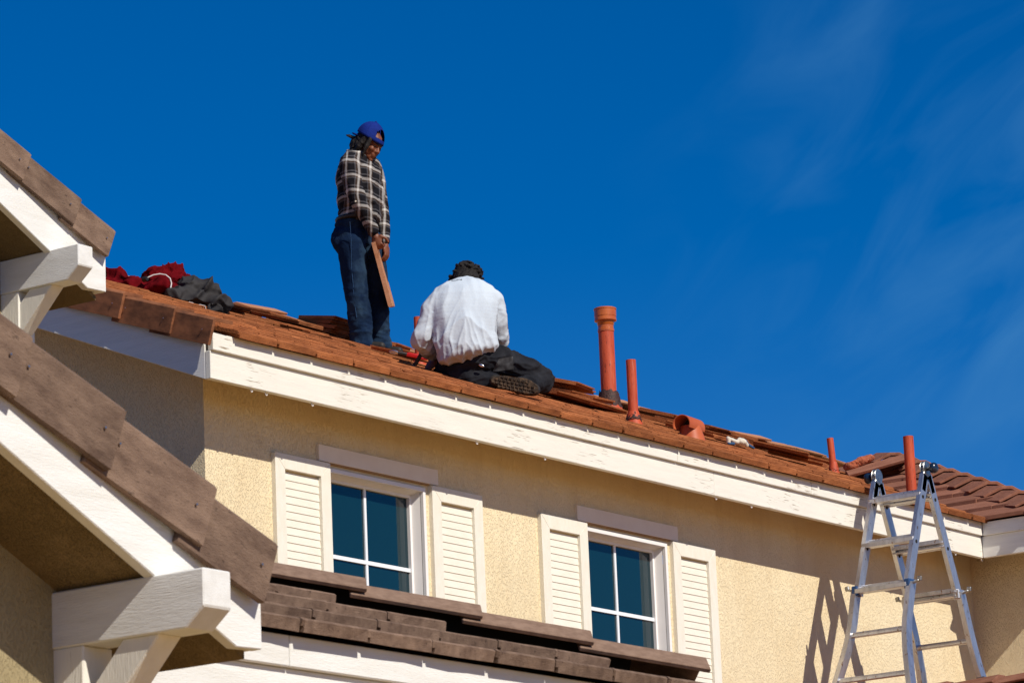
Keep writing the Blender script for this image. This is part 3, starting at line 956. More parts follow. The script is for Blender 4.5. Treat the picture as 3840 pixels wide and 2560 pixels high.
q.build('damper', 'felt', hv)

# ------------------------------------------------------------------ loose roof tiles
loose_me = [mset(tile_mesh(TW - 0.004, TL, 0.027, 300 + i), 'tile') for i in range(4)]


def loose(px, py, y, h, rz, tilt_x=None, tilt_y=0.0, label='', group='', me=None, swap=True, z=None):
    p = at_y(px, py, y)
    zz = (top_z(y) if z is None else z) + h
    t = THE if tilt_x is None else tilt_x
    mtx = Matrix.Translation((p.x, p.y, zz)) @ Matrix.Rotation(t, 4, 'X') @ Matrix.Rotation(tilt_y, 4, 'Y') @ Matrix.Rotation(rz, 4, 'Z') @ Matrix.Translation((-TW / 2, -TL / 2, 0))
    o = put('loose_roof_tile', me or random.choice(loose_me), None, None, mtx)
    tag(o, label, 'roof tile', group)
    return o


LA, GA = 'loose terracotta tile in the stack behind the legs of the standing worker', 'tiles stacked behind the standing worker'
for i, (px, rz) in enumerate(((1265, .15), (1250, -.1), (1235, .2), (1238, .05), (1242, .12))):
    loose(px, 1225, 4.80, -0.03 + i * 0.030, rz + PI / 2, tilt_x=0.30 - i * 0.035, label=LA, group=GA)
for i, (px, rz) in enumerate(((1300, .3), (1290, .1), (1282, .25))):
    loose(px, 1265, 4.75, -0.03 + i * 0.030, rz + PI / 2, tilt_x=0.36, label=LA, group=GA)
for i, px in enumerate((1420, 1432, 1440)):
    loose(px, 1290, 4.62, -0.03 + i * 0.031, PI / 2 + .2 * i, tilt_x=0.3, label='loose terracotta tile piled just right of the standing worker\'s far foot', group='tiles piled by the far foot')
LB, GB = 'loose terracotta tile in the low heap between the kneeling worker and the tall vent', 'tiles heaped beside the tall vent'
for i, (px, py, y, h, rz) in enumerate(((2110, 1440, 3.4, 0.075, .1), (2150, 1460, 3.2, 0.045, -.1), (2190, 1480, 3.0, 0.045, .25), (2100, 1460, 3.0, 0.02, .0), (2165, 1490, 2.6, 0.02, .15),
                                        (2225, 1505, 2.8, 0.01, -.05), (2120, 1450, 3.3, 0.11, .3), (2085, 1465, 2.5, 0.025, .0))):
    loose(px, py, y, h, rz + PI / 2, tilt_x=THE - 0.1, tilt_y=random.uniform(-.05, .05), label=LB, group=GB)
LC, GC = 'loose terracotta tile strewn on the roof beyond the hooded vent', 'tiles strewn beyond the hooded vent'
for (px, py, y, h, rz, tx) in ((2500, 1560, 4.2, .05, .2, .32), (2570, 1590, 3.4, .03, 0, .33), (2640, 1590, 3.3, .05, .1, .3), (2690, 1605, 3.0, .025, .3, .36), (2480, 1570, 3.0, .02, .1, .35),
                               (2720, 1620, 3.2, .055, -.2, .34), (2790, 1635, 3.4, .03, .0, .36), (2860, 1655, 3.2, .03, .1, .36), (2930, 1680, 3.0, .03, -.1, .36), (3010, 1700, 2.9, .03, .0, .36),
                               (2620, 1618, 2.3, .02, .1, .36), (2680, 1630, 2.4, .015, .0, .36)):
    loose(px, py, y, h, rz + PI / 2 * (random.random() > .5), tilt_x=tx, label=LC, group=GC)
loose(2930, 1712, 1.9, .055, .55, tilt_x=.30, tilt_y=.05, label='loose terracotta tile lying askew on the roof right of the white glove', group=None)
loose(2990, 1722, 1.9, .02, .45, tilt_x=.34, label='loose terracotta tile half under the askew tile near the valley', group=None)
for (px, py, y, h, rz, lab) in ((1530, 1350, 2.6, .03, .0, 'raised terracotta tile under the red-handled pliers'), (1590, 1365, 2.55, .03, .05, 'raised terracotta tile beside the pry bar in front of the kneeling worker'),
                                (960, 1190, 4.4, .03, .2, 'loose terracotta tile lying on the ridge right of the grey jacket'),
                                (1075, 1215, 4.0, .03, .1, 'loose terracotta tile lying left of the tile stack')):
    loose(px, py, y, h, rz, tilt_x=.33, label=lab)
# tile propped at the top of the wing hip
pp = Vector((XE + HS - 0.28, -WD + HS + 0.05, ZT0 + PT * HS + 0.075))
cpm = mset(cap_mesh(0.50, 0.11, 0.15, 0.07, 0.034, 'ridge_tile', 0.05), 'tile_red')
dirv = (at_depth(3395, 1712, 27.6) - at_depth(3185, 1772, 27.6)).normalized()
side = dirv.cross(EZ).normalized(); up = side.cross(dirv)
o = put('loose_ridge_tile', cpm, None, None, Matrix.Translation(at_y(3170, 1768, 2.25)) @ Matrix((side, dirv, up)).transposed().to_4x4())
tag(o, 'loose red-brown ridge tile propped at the top of the hip beside the ladder pipe', 'roof tile')
# broken red mortar lump at the valley foot
# ------------------------------------------------------------------ lower porch roof under the ladder
porch = empty('porch_roof', (7.4, -0.6, GZ), 'low brown tiled porch roof below the ladder, only its ridge in view', 'porch roof')
_p = at_y(3700, 2533, -0.62)
rz_ = _p.z - 0.035
pxr = _p.x
q = MB()
q.prism([(pxr, 0.30, rz_ - 0.02), (pxr - 2.6, 0.30, rz_ - 0.95), (pxr - 2.6, 0.30, rz_ - 1.05), (pxr, 0.30, rz_ - 0.12), (pxr + 2.2, 0.30, rz_ - 0.9), (pxr + 2.2, 0.30, rz_ - 0.8)], (0, -2.4, 0))
q.build('roof', 'tile_red', porch)
q = MB(); q.box((pxr - 2.4, -1.9, GZ), (pxr - 2.3, 0.3, rz_ - 1.0)); q.box((pxr + 1.9, -1.9, GZ), (pxr + 2.0, 0.3, rz_ - 0.95)); q.build('wall', 'stucco', porch)
cap_p = mset(cap_mesh(0.45, 0.08, 0.11, 0.055, 0.024, 'ridge_tile', 0.05), 'tile_red')
for i in range(6):
    put('ridge_tile', cap_p, porch, None, Matrix.Translation((pxr, 0.1 - i * 0.385 - 0.45, rz_ + 0.03)) @ Matrix.Rotation(-0.05, 4, 'X'))

# ------------------------------------------------------------------ ladder
lad = empty('folding_ladder', (6.64, -0.33, -1.45), 'folded-out aluminium stepladder with blue-black hinge knobs standing against the eave', 'ladder')
HX, HZ = 6.655, 0.335
YL, YRr = -0.147, -0.515
SL = 0.405


def lx(z, sgn): return HX + sgn * ((HZ - z) * SL if z > -0.46 else (HZ + 0.46) * SL + (-0.46 - z) * 0.33)


def rail(sgn, y, out):
    """inner channel rail, then the wider flared outer rail"""
    q = MB()
    z1 = -0.52
    p0 = Vector((lx(HZ - 0.05, sgn), y, HZ - 0.05)); p1 = Vector((HX + sgn * (HZ - z1 - 0.03) * SL, y, z1 + 0.03))
    q.bar(p0, p1, 0.030, 0.070, up=(1, 0, 0.0))
    o1 = q.build('rail', 'alu', lad)
    h = MB()          # lock holes
    for zz in (0.135, -0.175):
        c = Vector((lx(zz, sgn) + 0.0, y, zz))
        yo = -0.0155
        h.tube([c + Vector((0, yo + 0.004, 0)), c + Vector((0, yo - 0.0012, 0))], 0.0125, n=12)
    h.build('lock_hole', 'dark', o1)
    q = MB()
    yo = y + out * 0.022
    zs = [-0.455, -0.70, -0.80, -0.92, -1.10, -1.43] if sgn < 0 else [-0.455, -0.70, -0.80, -0.92, -1.03]
    fl = [0, 0.0, 0.008, 0.028, 0.070, 0.16, 0.26]
    pts = [Vector((lx(z, sgn), yo + out * f_ * (1.0 if sgn < 0 else 0.3), z)) for z, f_ in zip(zs, fl)]
    wx, wy = 0.036, 0.024
    n0 = len(q.v)
    R_ = []
    for p in pts:
        for a, b_ in ((-1, -1), (1, -1), (1, 1), (-1, 1)):
            R_.append(p + Vector((a * wx, b_ * wy * 0.75, 0)))
    F = [(3, 2, 1, 0)]
    for i in range(len(pts) - 1):
        F += [(i * 4 + j, i * 4 + (j + 1) % 4, (i + 1) * 4 + (j + 1) % 4, (i + 1) * 4 + j) for j in range(4)]
    F.append(tuple((len(pts) - 1) * 4 + j for j in range(4)))
    q.poly(R_, F)
    q.build('outer_rail', 'alu', lad)
    f_ = MB(); pe = pts[-1]
    f_.bar(pe + Vector((0, 0, 0.03)), pe - Vector((0, 0, 0.03)), 0.06, 0.09, up=(1, 0, 0)); f_.build('rubber_foot', 'knob', lad, bevel=0.006)


for sgn in (-1, 1):
    rail(sgn, YL, 1); rail(sgn, YRr, -1)
    for k, z in enumerate((0.165, -0.145, -0.458, -0.765, -1.065, -1.37) if sgn < 0 else (0.165, -0.145, -0.458, -0.765)):
        fl = 0.0 if z > -0.7 else np.interp(-z, [0.70, 0.80, 0.92, 1.10, 1.5, 1.95], [0, 0.008, 0.028, 0.070, 0.16, 0.26])
        fl *= (1.0 if sgn < 0 else 0.3)
        e = 0.01 if z > -0.5 else 0.028
        y0, y1 = YL + e + fl, YRr - e - fl
        x = lx(z, sgn)
        q = MB()
        if z > -0.5:   # extruded three-ridge tread
            for dx, dz in ((-0.033, -0.012), (0.0, 0.002), (0.033, 0.016)):
                q.bar((x + sgn * -dx, y0, z + dz), (x + sgn * -dx, y1, z + dz), 0.026, 0.030)
            q.bar((x, y0, z - 0.018), (x, y1, z - 0.018), 0.084, 0.012)
        else:          # D-shaped tube flattened at the ends
            pr = [(-0.024, -0.016), (0.024, -0.016), (0.026, 0.0), (0.018, 0.016), (-0.018, 0.016), (-0.026, 0.0)]
            q.prism([(x + a, y0, z + b_) for a, b_ in pr], (0, y1 - y0, 0))
        q.build('rung', 'alu', lad, bevel=0.003)
# hinges, knobs, lock tabs
for y, out in ((YL, 1), (YRr, -1)):
    h = MB()
    for dy in (-0.013, 0.0, 0.013):
        h.tube([(HX, y + dy - 0.004, HZ + 0.0), (HX, y + dy + 0.004, HZ + 0.0)], 0.05 if dy else 0.044, n=24)
    for sgn in (-1, 1):
        h.bar((lx(HZ - 0.02, sgn), y, HZ - 0.005), (lx(HZ - 0.16, sgn), y, HZ - 0.16), 0.030, 0.050, up=(1, 0, 0))
    hg = h.build('hinge', 'hinge', lad, bevel=0.003)
    k_ = MB()
    pr = [(0.012, 0), (0.014, 0.018), (0.030, 0.026), (0.036, 0.040), (0.036, 0.052), (0.030, 0.064), (0.014, 0.071)]
    k_.tube([Vector((HX, y + out * (0.018 + t_), HZ - 0.005)) for r__, t_ in pr], [r__ for r__, t_ in pr], n=20)
    k_.build('hinge_knob', 'knob', lad, smooth=True)
    for sgn in (-1, 1):
        x = lx(-0.465, sgn)
        c = MB(); c.box((x - 0.042, y + out * 0.012 - 0.022, -0.50), (x + 0.042, y + out * 0.012 + 0.022, -0.435)); c.build('lock_clip', 'blueclip' if sgn < 0 else 'alu', lad, bevel=0.006)
        c = MB(); c.bar((x, y + out * 0.034, -0.462), (x, y + out * 0.085, -0.450), 0.026, 0.014); c.bar((x, y + out * 0.085, -0.455), (x, y + out * 0.090, -0.425), 0.03, 0.016, up=(1, 0, 0)); c.build('lock_tab', 'hinge', lad, bevel=0.004)

# ------------------------------------------------------------------ neighbouring house in front (brown tiles, white beams)
near = empty('tiled_house', (-8.5, -6.0, GZ), 'nearer house at left with brown roof tiles, white gable boards and bracket beams', 'house')
rkn = rake_mesh(0.50, 0.150, 0.15, 0.022, m0='tile_near')


def gable(D, tail, rakeA, rakeB, beam_top, beam_wall, beam_w, beam_h, chamf, tops, leg, brace, board_h, name_scale, wall_ext, tail_px):
    Y1 = at_depth(*tail, D).y                       # rake board face
    sc_ = D / 18.0 * name_scale
    a, b = at_y(*rakeA, Y1), at_y(*rakeB, Y1)
    m = (a.z - b.z) / (b.x - a.x)                   # slope (down to +x)
    xt = at_y(*tail_px, Y1).x; zt_ = at_y(*tail, Y1).z
    def low(x): return b.z + m * (b.x - x)
    xl = a.x - 1.6
    TH = 0.038
    q = MB()
    xk = b.x + (low(b.x) - zt_) / m
    q.prism([(xl, Y1, low(xl)), (xk, Y1, zt_), (xt, Y1, zt_ + 0.003), (xt, Y1, low(xt) + board_h), (xl, Y1, low(xl) + board_h)], (0, TH, 0))
    q.build('rake_board', 'paint_nx', near, bevel=0.003)
    bt = at_y(*beam_top, Y1 - 0.165)
    Xb, Yb = bt.x, bt.y
    Yw = at_x(*beam_wall, Xb).y
    zt = bt.z
    bh, bw = beam_h, beam_w
    q = MB()
    q.prism([(Xb, Yb, zt), (Xb, Yb, zt - bh * chamf), (Xb, Yb + bh * (1 - chamf) * 1.25, zt - bh), (Xb, Yw + 0.3, zt - bh), (Xb, Yw + 0.3, zt)], (bw, 0, 0))
    q.build('bracket_beam', 'paint_ny', near, bevel=0.004)
    # post on the wall and knee brace
    pw = bw * 0.82
    q = MB(); q.box((Xb + 0.004, Yw - 0.11 * bh / 0.16, zt - bh - 1.6), (Xb + pw + 0.03, Yw + 0.05, zt - bh)); q.build('bracket_post', 'paint_z', near, bevel=0.004)
    B = [at_x(*p, Xb + 0.012) for p in brace]
    t0 = B[0]; t1 = B[1]
    t0.z = t1.z = zt - bh + 0.001
    q = MB(); q.prism([t0, t1, B[2] + (B[2] - t1) * 0.8, B[3] + (B[3] - t0) * 0.8], (pw, 0, 0)); q.build('knee_brace', 'paint_z', near, bevel=0.004)
    # wall, soffit, eave board
    xw = Xb + wall_ext
    sz = 0.015
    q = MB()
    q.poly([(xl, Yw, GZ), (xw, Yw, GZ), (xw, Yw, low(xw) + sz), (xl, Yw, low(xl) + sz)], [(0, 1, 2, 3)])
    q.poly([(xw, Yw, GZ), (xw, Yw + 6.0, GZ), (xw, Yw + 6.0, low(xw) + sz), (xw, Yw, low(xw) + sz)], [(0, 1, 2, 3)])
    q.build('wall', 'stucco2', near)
    q = MB()
    q.prism([(xl, Y1 + TH, low(xl) + sz), (xt - 0.03, Y1 + TH, low(xt - 0.03) + sz), (xt - 0.03, Y1 + TH, low(xt - 0.03) + sz + 0.02), (xl, Y1 + TH, low(xl) + sz + 0.02)], (0, 2.4, 0))
    q.build('soffit', 'soffit_near', near)
    q = MB(); q.box((xt - 0.037, Y1 + TH + 0.001, zt_ + 0.004), (xt - 0.001, Y1 + 2.4, low(xt) + board_h - 0.01)); q.build('eave_board', 'paint_ny', near, bevel=0.003)
    q = MB()
    zr = lambda x: low(x) + board_h + 0.01
    q.prism([(xl, Y1 + 0.03, zr(xl)), (xt, Y1 + 0.03, zr(xt)), (xt, Y1 + 0.03, zr(xt) + 0.03), (xl, Y1 + 0.03, zr(xl) + 0.03)], (0, 2.4, 0))
    q.build('roof', 'tile_near', near)
    # rake tiles
    ang = math.atan(m)
    T_ = [at_y(*p, Y1 - 0.045) for p in tops]
    T_.append(T_[-1] + (T_[-1] - T_[-2])); T_.append(T_[-1] + (T_[-1] - T_[-2])); T_.append(T_[-1] + (T_[-1] - T_[-2]))
    me_c = {}
    for i in range(len(T_) - 1):
        ln = (T_[i + 1] - T_[i]).length
        me = rake_mesh(round(ln + 0.07, 2), leg, leg, 0.022, m0='tile_near')
        up = Vector((-1, 0, m)).normalized()
        inw = Vector((0, 1, 0)); nz = inw.cross(up)
        R_ = Matrix((inw, up, nz)).transposed().to_4x4()
        mtx = Matrix.Translation(T_[i]) @ R_ @ Matrix.Rotation(-0.062, 4, 'Z') @ Matrix.Rotation(-0.055, 4, 'X')
        put('rake_tile', me, near, None, mtx)
    return Y1


Y1L = gable(10.4, (975, 2437), (0, 1659), (568, 2148), (762, 2124), (194, 2227), 0.110, 0.150, 0.66,
            [(1048, 2031), (820, 1817), (480, 1528), (130, 1254)], 0.185,
            [(461, 2388), (599, 2369), (477, 2560), (355, 2560)], 0.215, 1.0, 0.10, (982, 2370))
Y1U = gable(17.8, (400, 1098), (0, 760), (180, 935), (293, 912), (0, 977), 0.098, 0.155, 0.62,
            [(437, 861), (310, 741), (121, 573)], 0.150,
            [(111, 1077), (196, 1056), (102, 1210), (50, 1171)], 0.25, 1.0, 0.10, (398, 1050))

# low eave with hip, right of the near gable
DE = 11.6
e0 = at_depth(989, 2358, DE)
Ye, ze = e0.y, e0.z
PN = 0.355
best = None
xc = at_y(2900, 2640, Ye).x
pts = ((1368, 2141), (1800, 2257), (2210, 2370), (2610, 2495))
for xcand in np.arange(e0.x + 0.8, e0.x + 4.5, 0.02):
    for off in np.arange(0.05, 0.13, 0.01):
        err = 0
        ss = np.linspace(0, 2.5, 200)
        P = np.stack([xcand - ss, Ye + ss, ze + off + PN * ss], 1)
        v = (P - CAM) @ AX.T
        X_ = 1920 + FPX * v[:, 0] / v[:, 2]; Y_ = 1280 - FPX * v[:, 1] / v[:, 2]
        for p_ in pts:
            err += (Y_[np.argmin(abs(X_ - p_[0]))] - p_[1]) ** 2
        if best is None or err < best[0]: best = (err, xcand, off)
_, xc, hoff = best
print('near hip', best)
xa = at_y(250, 2300, Ye).x
q = MB(); q.box((xa, Ye + 0.035, ze - 0.255), (xc - 0.02, Ye + 0.07, ze - 0.098)); q.build('fascia_board', 'paint_nx', near, bevel=0.003)
jx = at_y(1098, 2400, Ye).x
for u0, u1 in ((xa, jx - 0.0015), (jx + 0.0015, xc - 0.02)):
    q = MB(); q.box((u0, Ye + 0.012, ze - 0.097), (u1, Ye + 0.05, ze - 0.002)); q.build('fascia_board', 'paint_nx', near, bevel=0.003)
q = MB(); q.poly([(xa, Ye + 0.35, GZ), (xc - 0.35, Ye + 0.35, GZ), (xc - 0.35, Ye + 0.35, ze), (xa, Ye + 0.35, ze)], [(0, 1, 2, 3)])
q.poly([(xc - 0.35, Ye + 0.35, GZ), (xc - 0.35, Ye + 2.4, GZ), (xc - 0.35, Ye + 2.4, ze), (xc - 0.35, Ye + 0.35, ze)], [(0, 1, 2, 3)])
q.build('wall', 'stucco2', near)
q = MB()
hr = 2.2
q.prism([(xa, Ye + 0.05, ze - 0.03), (xc - 0.03, Ye + 0.05, ze - 0.03), (xc - hr, Ye + hr, ze + PN * hr - 0.04), (xa, Ye + hr, ze + PN * hr - 0.04)], (0, 0, 0.012))
q.prism([(xc - 0.03, Ye + 0.05, ze - 0.03), (xc - 0.03, Ye + 2 * hr, ze - 0.03), (xc - hr, Ye + hr, ze + PN * hr - 0.04)], (0, 0, 0.012))
nroof = q.build('roof', 'dark', near)
TN = 0.042
th_n = math.atan(PN); tilt_n = th_n - TN / EXPO * 0.96
ntile = [mset(tile_mesh(TW - 0.003, TL, TN, 500 + i), 'tile_near') for i in range(5)]
for r_ in range(5):
    y = Ye - 0.035 + r_ * EXPO * math.cos(th_n)
    z = ze + r_ * EXPO * math.sin(th_n)
    x = xa + (0.16 if r_ % 2 else 0)
    xm = xc - (r_ + 0.55) * EXPO * math.cos(th_n) - (0.0, 0.0, 0.30, 0.05, 0.0)[r_]
    while x + TW < xm + 0.12:
        put('roof_tile', random.choice(ntile), nroof, None, Matrix.Translation((x, y + random.uniform(-.004, .004), z + random.uniform(0, .002))) @ Matrix.Rotation(tilt_n, 4, 'X'))
        x += TW
    if r_ == 0:
        while x < xc - 0.05:
            w_ = min(TW, xc - x)
            put('roof_tile', mset(tile_mesh(w_ - 0.003, 0.2, TN, 600), 'tile_near'), nroof, None, Matrix.Translation((x, y, z)) @ Matrix.Rotation(tilt_n, 4, 'X')); x += TW
hp0 = Vector((xc, Ye, ze + hoff)); hd_ = Vector((-1, 1, PN)).normalized()
q = MB(); q.bar(hp0 + hd_ * 0.55 - EZ * 0.085, hp0 + hd_ * 3.0 - EZ * 0.085, 0.04, 0.12); q.build('dark_gap_fill', 'dark', near)  # black filler added so the gap beneath the caps looks shaded
cap_n = mset(cap_mesh(0.47, 0.075, 0.115, 0.058, 0.024, 'hip_tile', 0.05), 'tile_nearcap')
side = hd_.cross(EZ).normalized(); up = side.cross(hd_)
R_ = Matrix((side, hd_, up)).transposed().to_4x4()


def s_at(px):
    ss = np.linspace(0, 3.0, 600)
    P = np.stack([hp0.x - ss, hp0.y + ss, hp0.z + PN * ss], 1)
    v = (P - CAM) @ AX.T
    return ss[np.argmin(abs(1920 + FPX * v[:, 0] / v[:, 2] - px))]


for px in (2640, 2210, 1800, 1368, 940, 520):
    s_ = s_at(px)
    p = Vector((hp0.x - s_, hp0.y + s_, hp0.z + PN * s_))
    put('hip_tile', cap_n, nroof, None, Matrix.Translation(p) @ R_ @ Matrix.Rotation(-0.06, 4, 'X') @ Matrix.Rotation(random.uniform(-.01, .01), 4, 'Z'))

# ------------------------------------------------------------------ organic shapes (people, cloth)
_bm = bmesh.new(); bmesh.ops.create_icosphere(_bm, subdivisions=2, radius=1.0)
ICO_V = np.array([v.co[:] for v in _bm.verts]); ICO_F = np.array([[v.index for v in f.verts] for f in _bm.faces]); _bm.free()


class Blob:
    def __init__(s):
        s.V, s.F, s.n = [], [], 0

    def ell(s, c, r, axes=None):
        A = np.array(axes if axes is not None else [EX, EY, EZ], dtype=float)
        r = np.array(r if hasattr(r, '__len__') else [r, r, r], dtype=float)
        s.V.append((ICO_V * r) @ A + np.array(c)); s.F.append(ICO_F + s.n); s.n += len(ICO_V)
        return s

    def chain(s, nodes, axes=None, flat=None):
        """nodes: (point, radius)"""
        for (p, r0), (q, r1) in zip(nodes[:-1], nodes[1:]):
            p, q = Vector(p), Vector(q)
            d = (q - p).length
            n = max(2, int(d / (0.35 * max(min(r0, r1), 0.004))) + 1)
            for i in range(n + 1):
                t = i / n
                rr = r0 + (r1 - r0) * t
                s.ell(p.lerp(q, t), [rr * f for f in flat] if flat else rr, axes)
        return s

    def loft(s, nodes, rz=0.035):
        """nodes: (centre, rx, ry, roll) -> stacked thin ellipsoids"""
        for (p, a, b, t0), (q, c, d, t1) in zip(nodes[:-1], nodes[1:]):
            p, q = Vector(p), Vector(q)
            n = max(2, int((q - p).length / 0.010))
            for i in range(n + 1):
                t = i / n; tt = t0 + (t1 - t0) * t
                ex = EX * math.cos(tt) + EZ * math.sin(tt); ez = EZ * math.cos(tt) - EX * math.sin(tt)
                s.ell(p.lerp(q, t), (a + (c - a) * t, b + (d - b) * t, rz), [ex, EY, ez])
        return s

    def mesh(s, name, vox, smooth=4, disp=None, origin=(0, 0, 0), post=2):
        me = bpy.data.meshes.new(name)
        V = np.concatenate(s.V); F = np.concatenate(s.F)
        me.from_pydata((V - np.array(origin)).tolist(), [], F.tolist())
        o = bpy.data.objects.new('tmp', me); COL.objects.link(o)
        m_ = o.modifiers.new('r', 'REMESH'); m_.mode = 'VOXEL'; m_.voxel_size = vox
        if smooth:
            k_ = o.modifiers.new('s', 'SMOOTH'); k_.factor = 0.5; k_.iterations = smooth
        dg = bpy.context.evaluated_depsgraph_get()
        out = bpy.data.meshes.new_from_object(o.evaluated_get(dg))
        bpy.data.objects.remove(o); bpy.data.meshes.remove(me)
        out.name = name
        if disp:
            n = len(out.vertices)
            co = np.empty(n * 3); out.vertices.foreach_get('co', co); co = co.reshape(-1, 3)
            no = np.empty(n * 3); out.vertices.foreach_get('normal', no); no = no.reshape(-1, 3)
            dv = np.array([disp(Vector(c) + Vector(origin), Vector(nn)) for c, nn in zip(co, no)])
            co = co + no * dv[:, None]
            out.vertices.foreach_set('co', co.ravel()); out.update()
        for p in out.polygons: p.use_smooth = True
        return out


def blob_obj(b, name, m_, parent, vox=0.008, smooth=4, disp=None, origin=None):
    off = woff(parent) if origin is None else Vector(origin)
    me = b.mesh(name, vox, smooth, disp, off)
    me.materials.append(M[m_])
    o = put(name, me, parent)
    if origin is not None: o.location = off - woff(parent)
    return o


def fold(amp, freq, stretch=(1, 1, 1), seed=0.0, ridge=True, axes=(EX, EY, EZ)):
    def f(p, n):
        q = Vector((p.dot(axes[0]) * stretch[0], p.dot(axes[1]) * stretch[1], p.dot(axes[2]) * stretch[2])) * freq + Vector((seed, seed * 1.7, seed * .6))
        w_ = mnoise.noise_vector(q * 0.5) * 0.6
        v = mnoise.noise(q + w_)
        v2 = mnoise.noise((q + w_) * 2.1 + Vector((5, 2, 9)))
        if ridge:
            return amp * ((1 - abs(v) * 2.2) * 0.7 + (1 - abs(v2) * 2.2) * 0.3 - 0.4)
        return amp * (v + 0.5 * v2)
    return f


def crease(amp, freq, stretch, seed, warp=1.2):
    def f(p, n):
        q = Vector((p.dot(EX) * stretch[0], p.dot(EY) * stretch[1], p.dot(EZ) * stretch[2])) * freq + Vector((seed, seed * 1.7, seed * .6))
        q = q + mnoise.noise_vector(q * .45) * warp
        r = max(0.0, 1 - abs(mnoise.noise(q)) * 2.6)
        return amp * (r ** 2.5 - 0.22)
    return f


def addf(*fs):
    return lambda p, n: sum(f(p, n) for f in fs)


def frame(fwd, up):
    f = Vector(fwd).normalized(); u = Vector(up); u = (u - f * u.dot(f)).normalized()
    s_ = f.cross(u)            # right-hand side
    return s_, f, u


def loc(c, F, x, y, z): return c + F[0] * x + F[1] * y + F[2] * z


def head_prims(b, c, F, k=1.0):
    A = [F[0], F[1], F[2]]
    L_ = lambda x, y, z: loc(c, F, x * k, y * k, z * k)
    b.ell(L_(0, -.012, .035), (.076 * k, .097 * k, .083 * k), A)
    b.ell(L_(0, .028, -.03), (.062 * k, .064 * k, .080 * k), A)
    b.ell(L_(0, .045, -.080), (.043 * k, .042 * k, .032 * k), A)
    b.chain([(L_(0, .090, .002), .009 * k), (L_(0, .106, -.026), .013 * k)])
    for s_ in (-1, 1):
        b.ell(L_(s_ * .012, .097, -.031), .009 * k)
        b.ell(L_(s_ * .037, .066, -.024), .023 * k)
        b.ell(L_(s_ * .078, -.005, -.012), (.010 * k, .019 * k, .030 * k), A)
        b.chain([(L_(s_ * .014, .085, .020), .011 * k), (L_(s_ * .044, .070, .021), .011 * k)])
    b.chain([(L_(-.020, .086, -.056), .008 * k), (L_(0, .094, -.055), .009 * k), (L_(.020, .086, -.056), .008 * k)])
    b.chain([(L_(-.017, .084, -.069), .008 * k), (L_(0, .091, -.070), .010 * k), (L_(.017, .084, -.069), .008 * k)])
    b.ell(L_(0, .075, -.100), .019 * k)


def hand_prims(b, wrist, dirv, back, curl=0.5, k=1.0, thumb=1):
    """palm and five bent fingers; dirv along the hand, back = normal of the back of the hand"""
    d = Vector(dirv).normalized(); n = Vector(back); n = (n - d * n.dot(d)).normalized(); s_ = d.cross(n) * thumb
    A = [s_, d, n]
    w_ = Vector(wrist)
    b.ell(w_ + d * .045 * k, (.042 * k, .052 * k, .017 * k), A)
    b.chain([(w_ - d * .03 * k, .026 * k), (w_ + d * .02 * k, .026 * k)])
    for i, (off, ln) in enumerate(((.030, .075), (.010, .085), (-.010, .080), (-.029, .064))):
        p = w_ + d * (.088 - abs(off) * .15) * k + s_ * off * k
        a = 0.25
        pts = [(p, .0095 * k)]
        for seg in (0.42, 0.32, 0.26):
            a += curl * 1.1
            p = p + (d * math.cos(a) - n * math.sin(a)) * ln * seg * k
            pts.append((p, (.0090, .0085, .0075)[len(pts) - 1] * k))
        b.chain(pts)
    p = w_ + d * .025 * k + s_ * .038 * k
    q = p + (d * .6 + s_ * .7 - n * .35).normalized() * .042 * k
    r = q + (d * .9 + s_ * .15 - n * .4).normalized() * .032 * k
    b.chain([(p, .014 * k), (q, .0115 * k), (r, .0095 * k)])


# broken mortar lump at the valley foot
p = at_y(3185, 1745, 2.2)
B = Blob(); B.chain([(p - EZ * .01, .045), (p + EX * .10 + EZ * .03, .045), (p + EX * .17 + EZ * .055, .03)], flat=(1, 1.2, .8))
mo = blob_obj(B, 'mortar_chunk', 'mortar', None, vox=.007, smooth=1, disp=addf(fold(.012, 14, (1, 1, 1), 2), fold(.005, 40, (1, 1, 1), 4)), origin=p)
tag(mo, 'broken chunk of red mortar at the foot of the valley vent pipe', 'mortar')

# ------------------------------------------------------------------ standing worker
DS = 29.2
S = lambda px, py, d=0.0: at_depth(px, py, DS + d)
base = S(1395, 1308)
bf = (EX * .9 - EY * .43).normalized(); bl = EZ.cross(bf).normalized()
BA = [bl, bf, EZ]
hc = S(1386, 541, -0.02)
hF = frame(EX * .70 - EY * .48 - EZ * .53, EZ * 1.0 + EX * .22)
B = Blob()
head_prims(B, hc, hF, 1.0)
B.chain([(loc(hc, hF, 0, -.035, -.07), .052), (S(1340, 590, 0), .062)])
B.chain([(S(1310, 605, -.16), .055), (S(1345, 595, 0), .075), (S(1392, 612, .17), .055)])
B.ell(S(1345, 680), (.155, .115, .19), BA); B.ell(S(1340, 800), (.14, .11, .16), BA); B.ell(S(1325, 875), (.14, .11, .1), BA)
B.chain([(S(1312, 610, -.17), .05), (S(1344, 752, -.20), .042), (S(1400, 866, -.15), .030)])
B.chain([(S(1396, 620, .18), .05), (S(1428, 772, .20), .04), (S(1441, 905, .06), .028)])
B.chain([(S(1316, 900, -.08), .085), (S(1338, 1095, -.08), .06), (S(1355, 1270, -.08), .045), (S(1360, 1290, -.08), .04)])
B.chain([(S(1380, 900, .09), .085), (S(1415, 1095, .09), .06), (S(1425, 1285, .09), .045)])
hand_prims(B, S(1406, 880, -.15), EX * .25 - EZ * .97, -EY * .9 - EX * .35, curl=0.75, k=1.02, thumb=-1)
hand_prims(B, S(1444, 916, .05), EX * .12 - EZ * .99, EX * .85 - EY * .4, curl=0.42, k=1.0, thumb=-1)
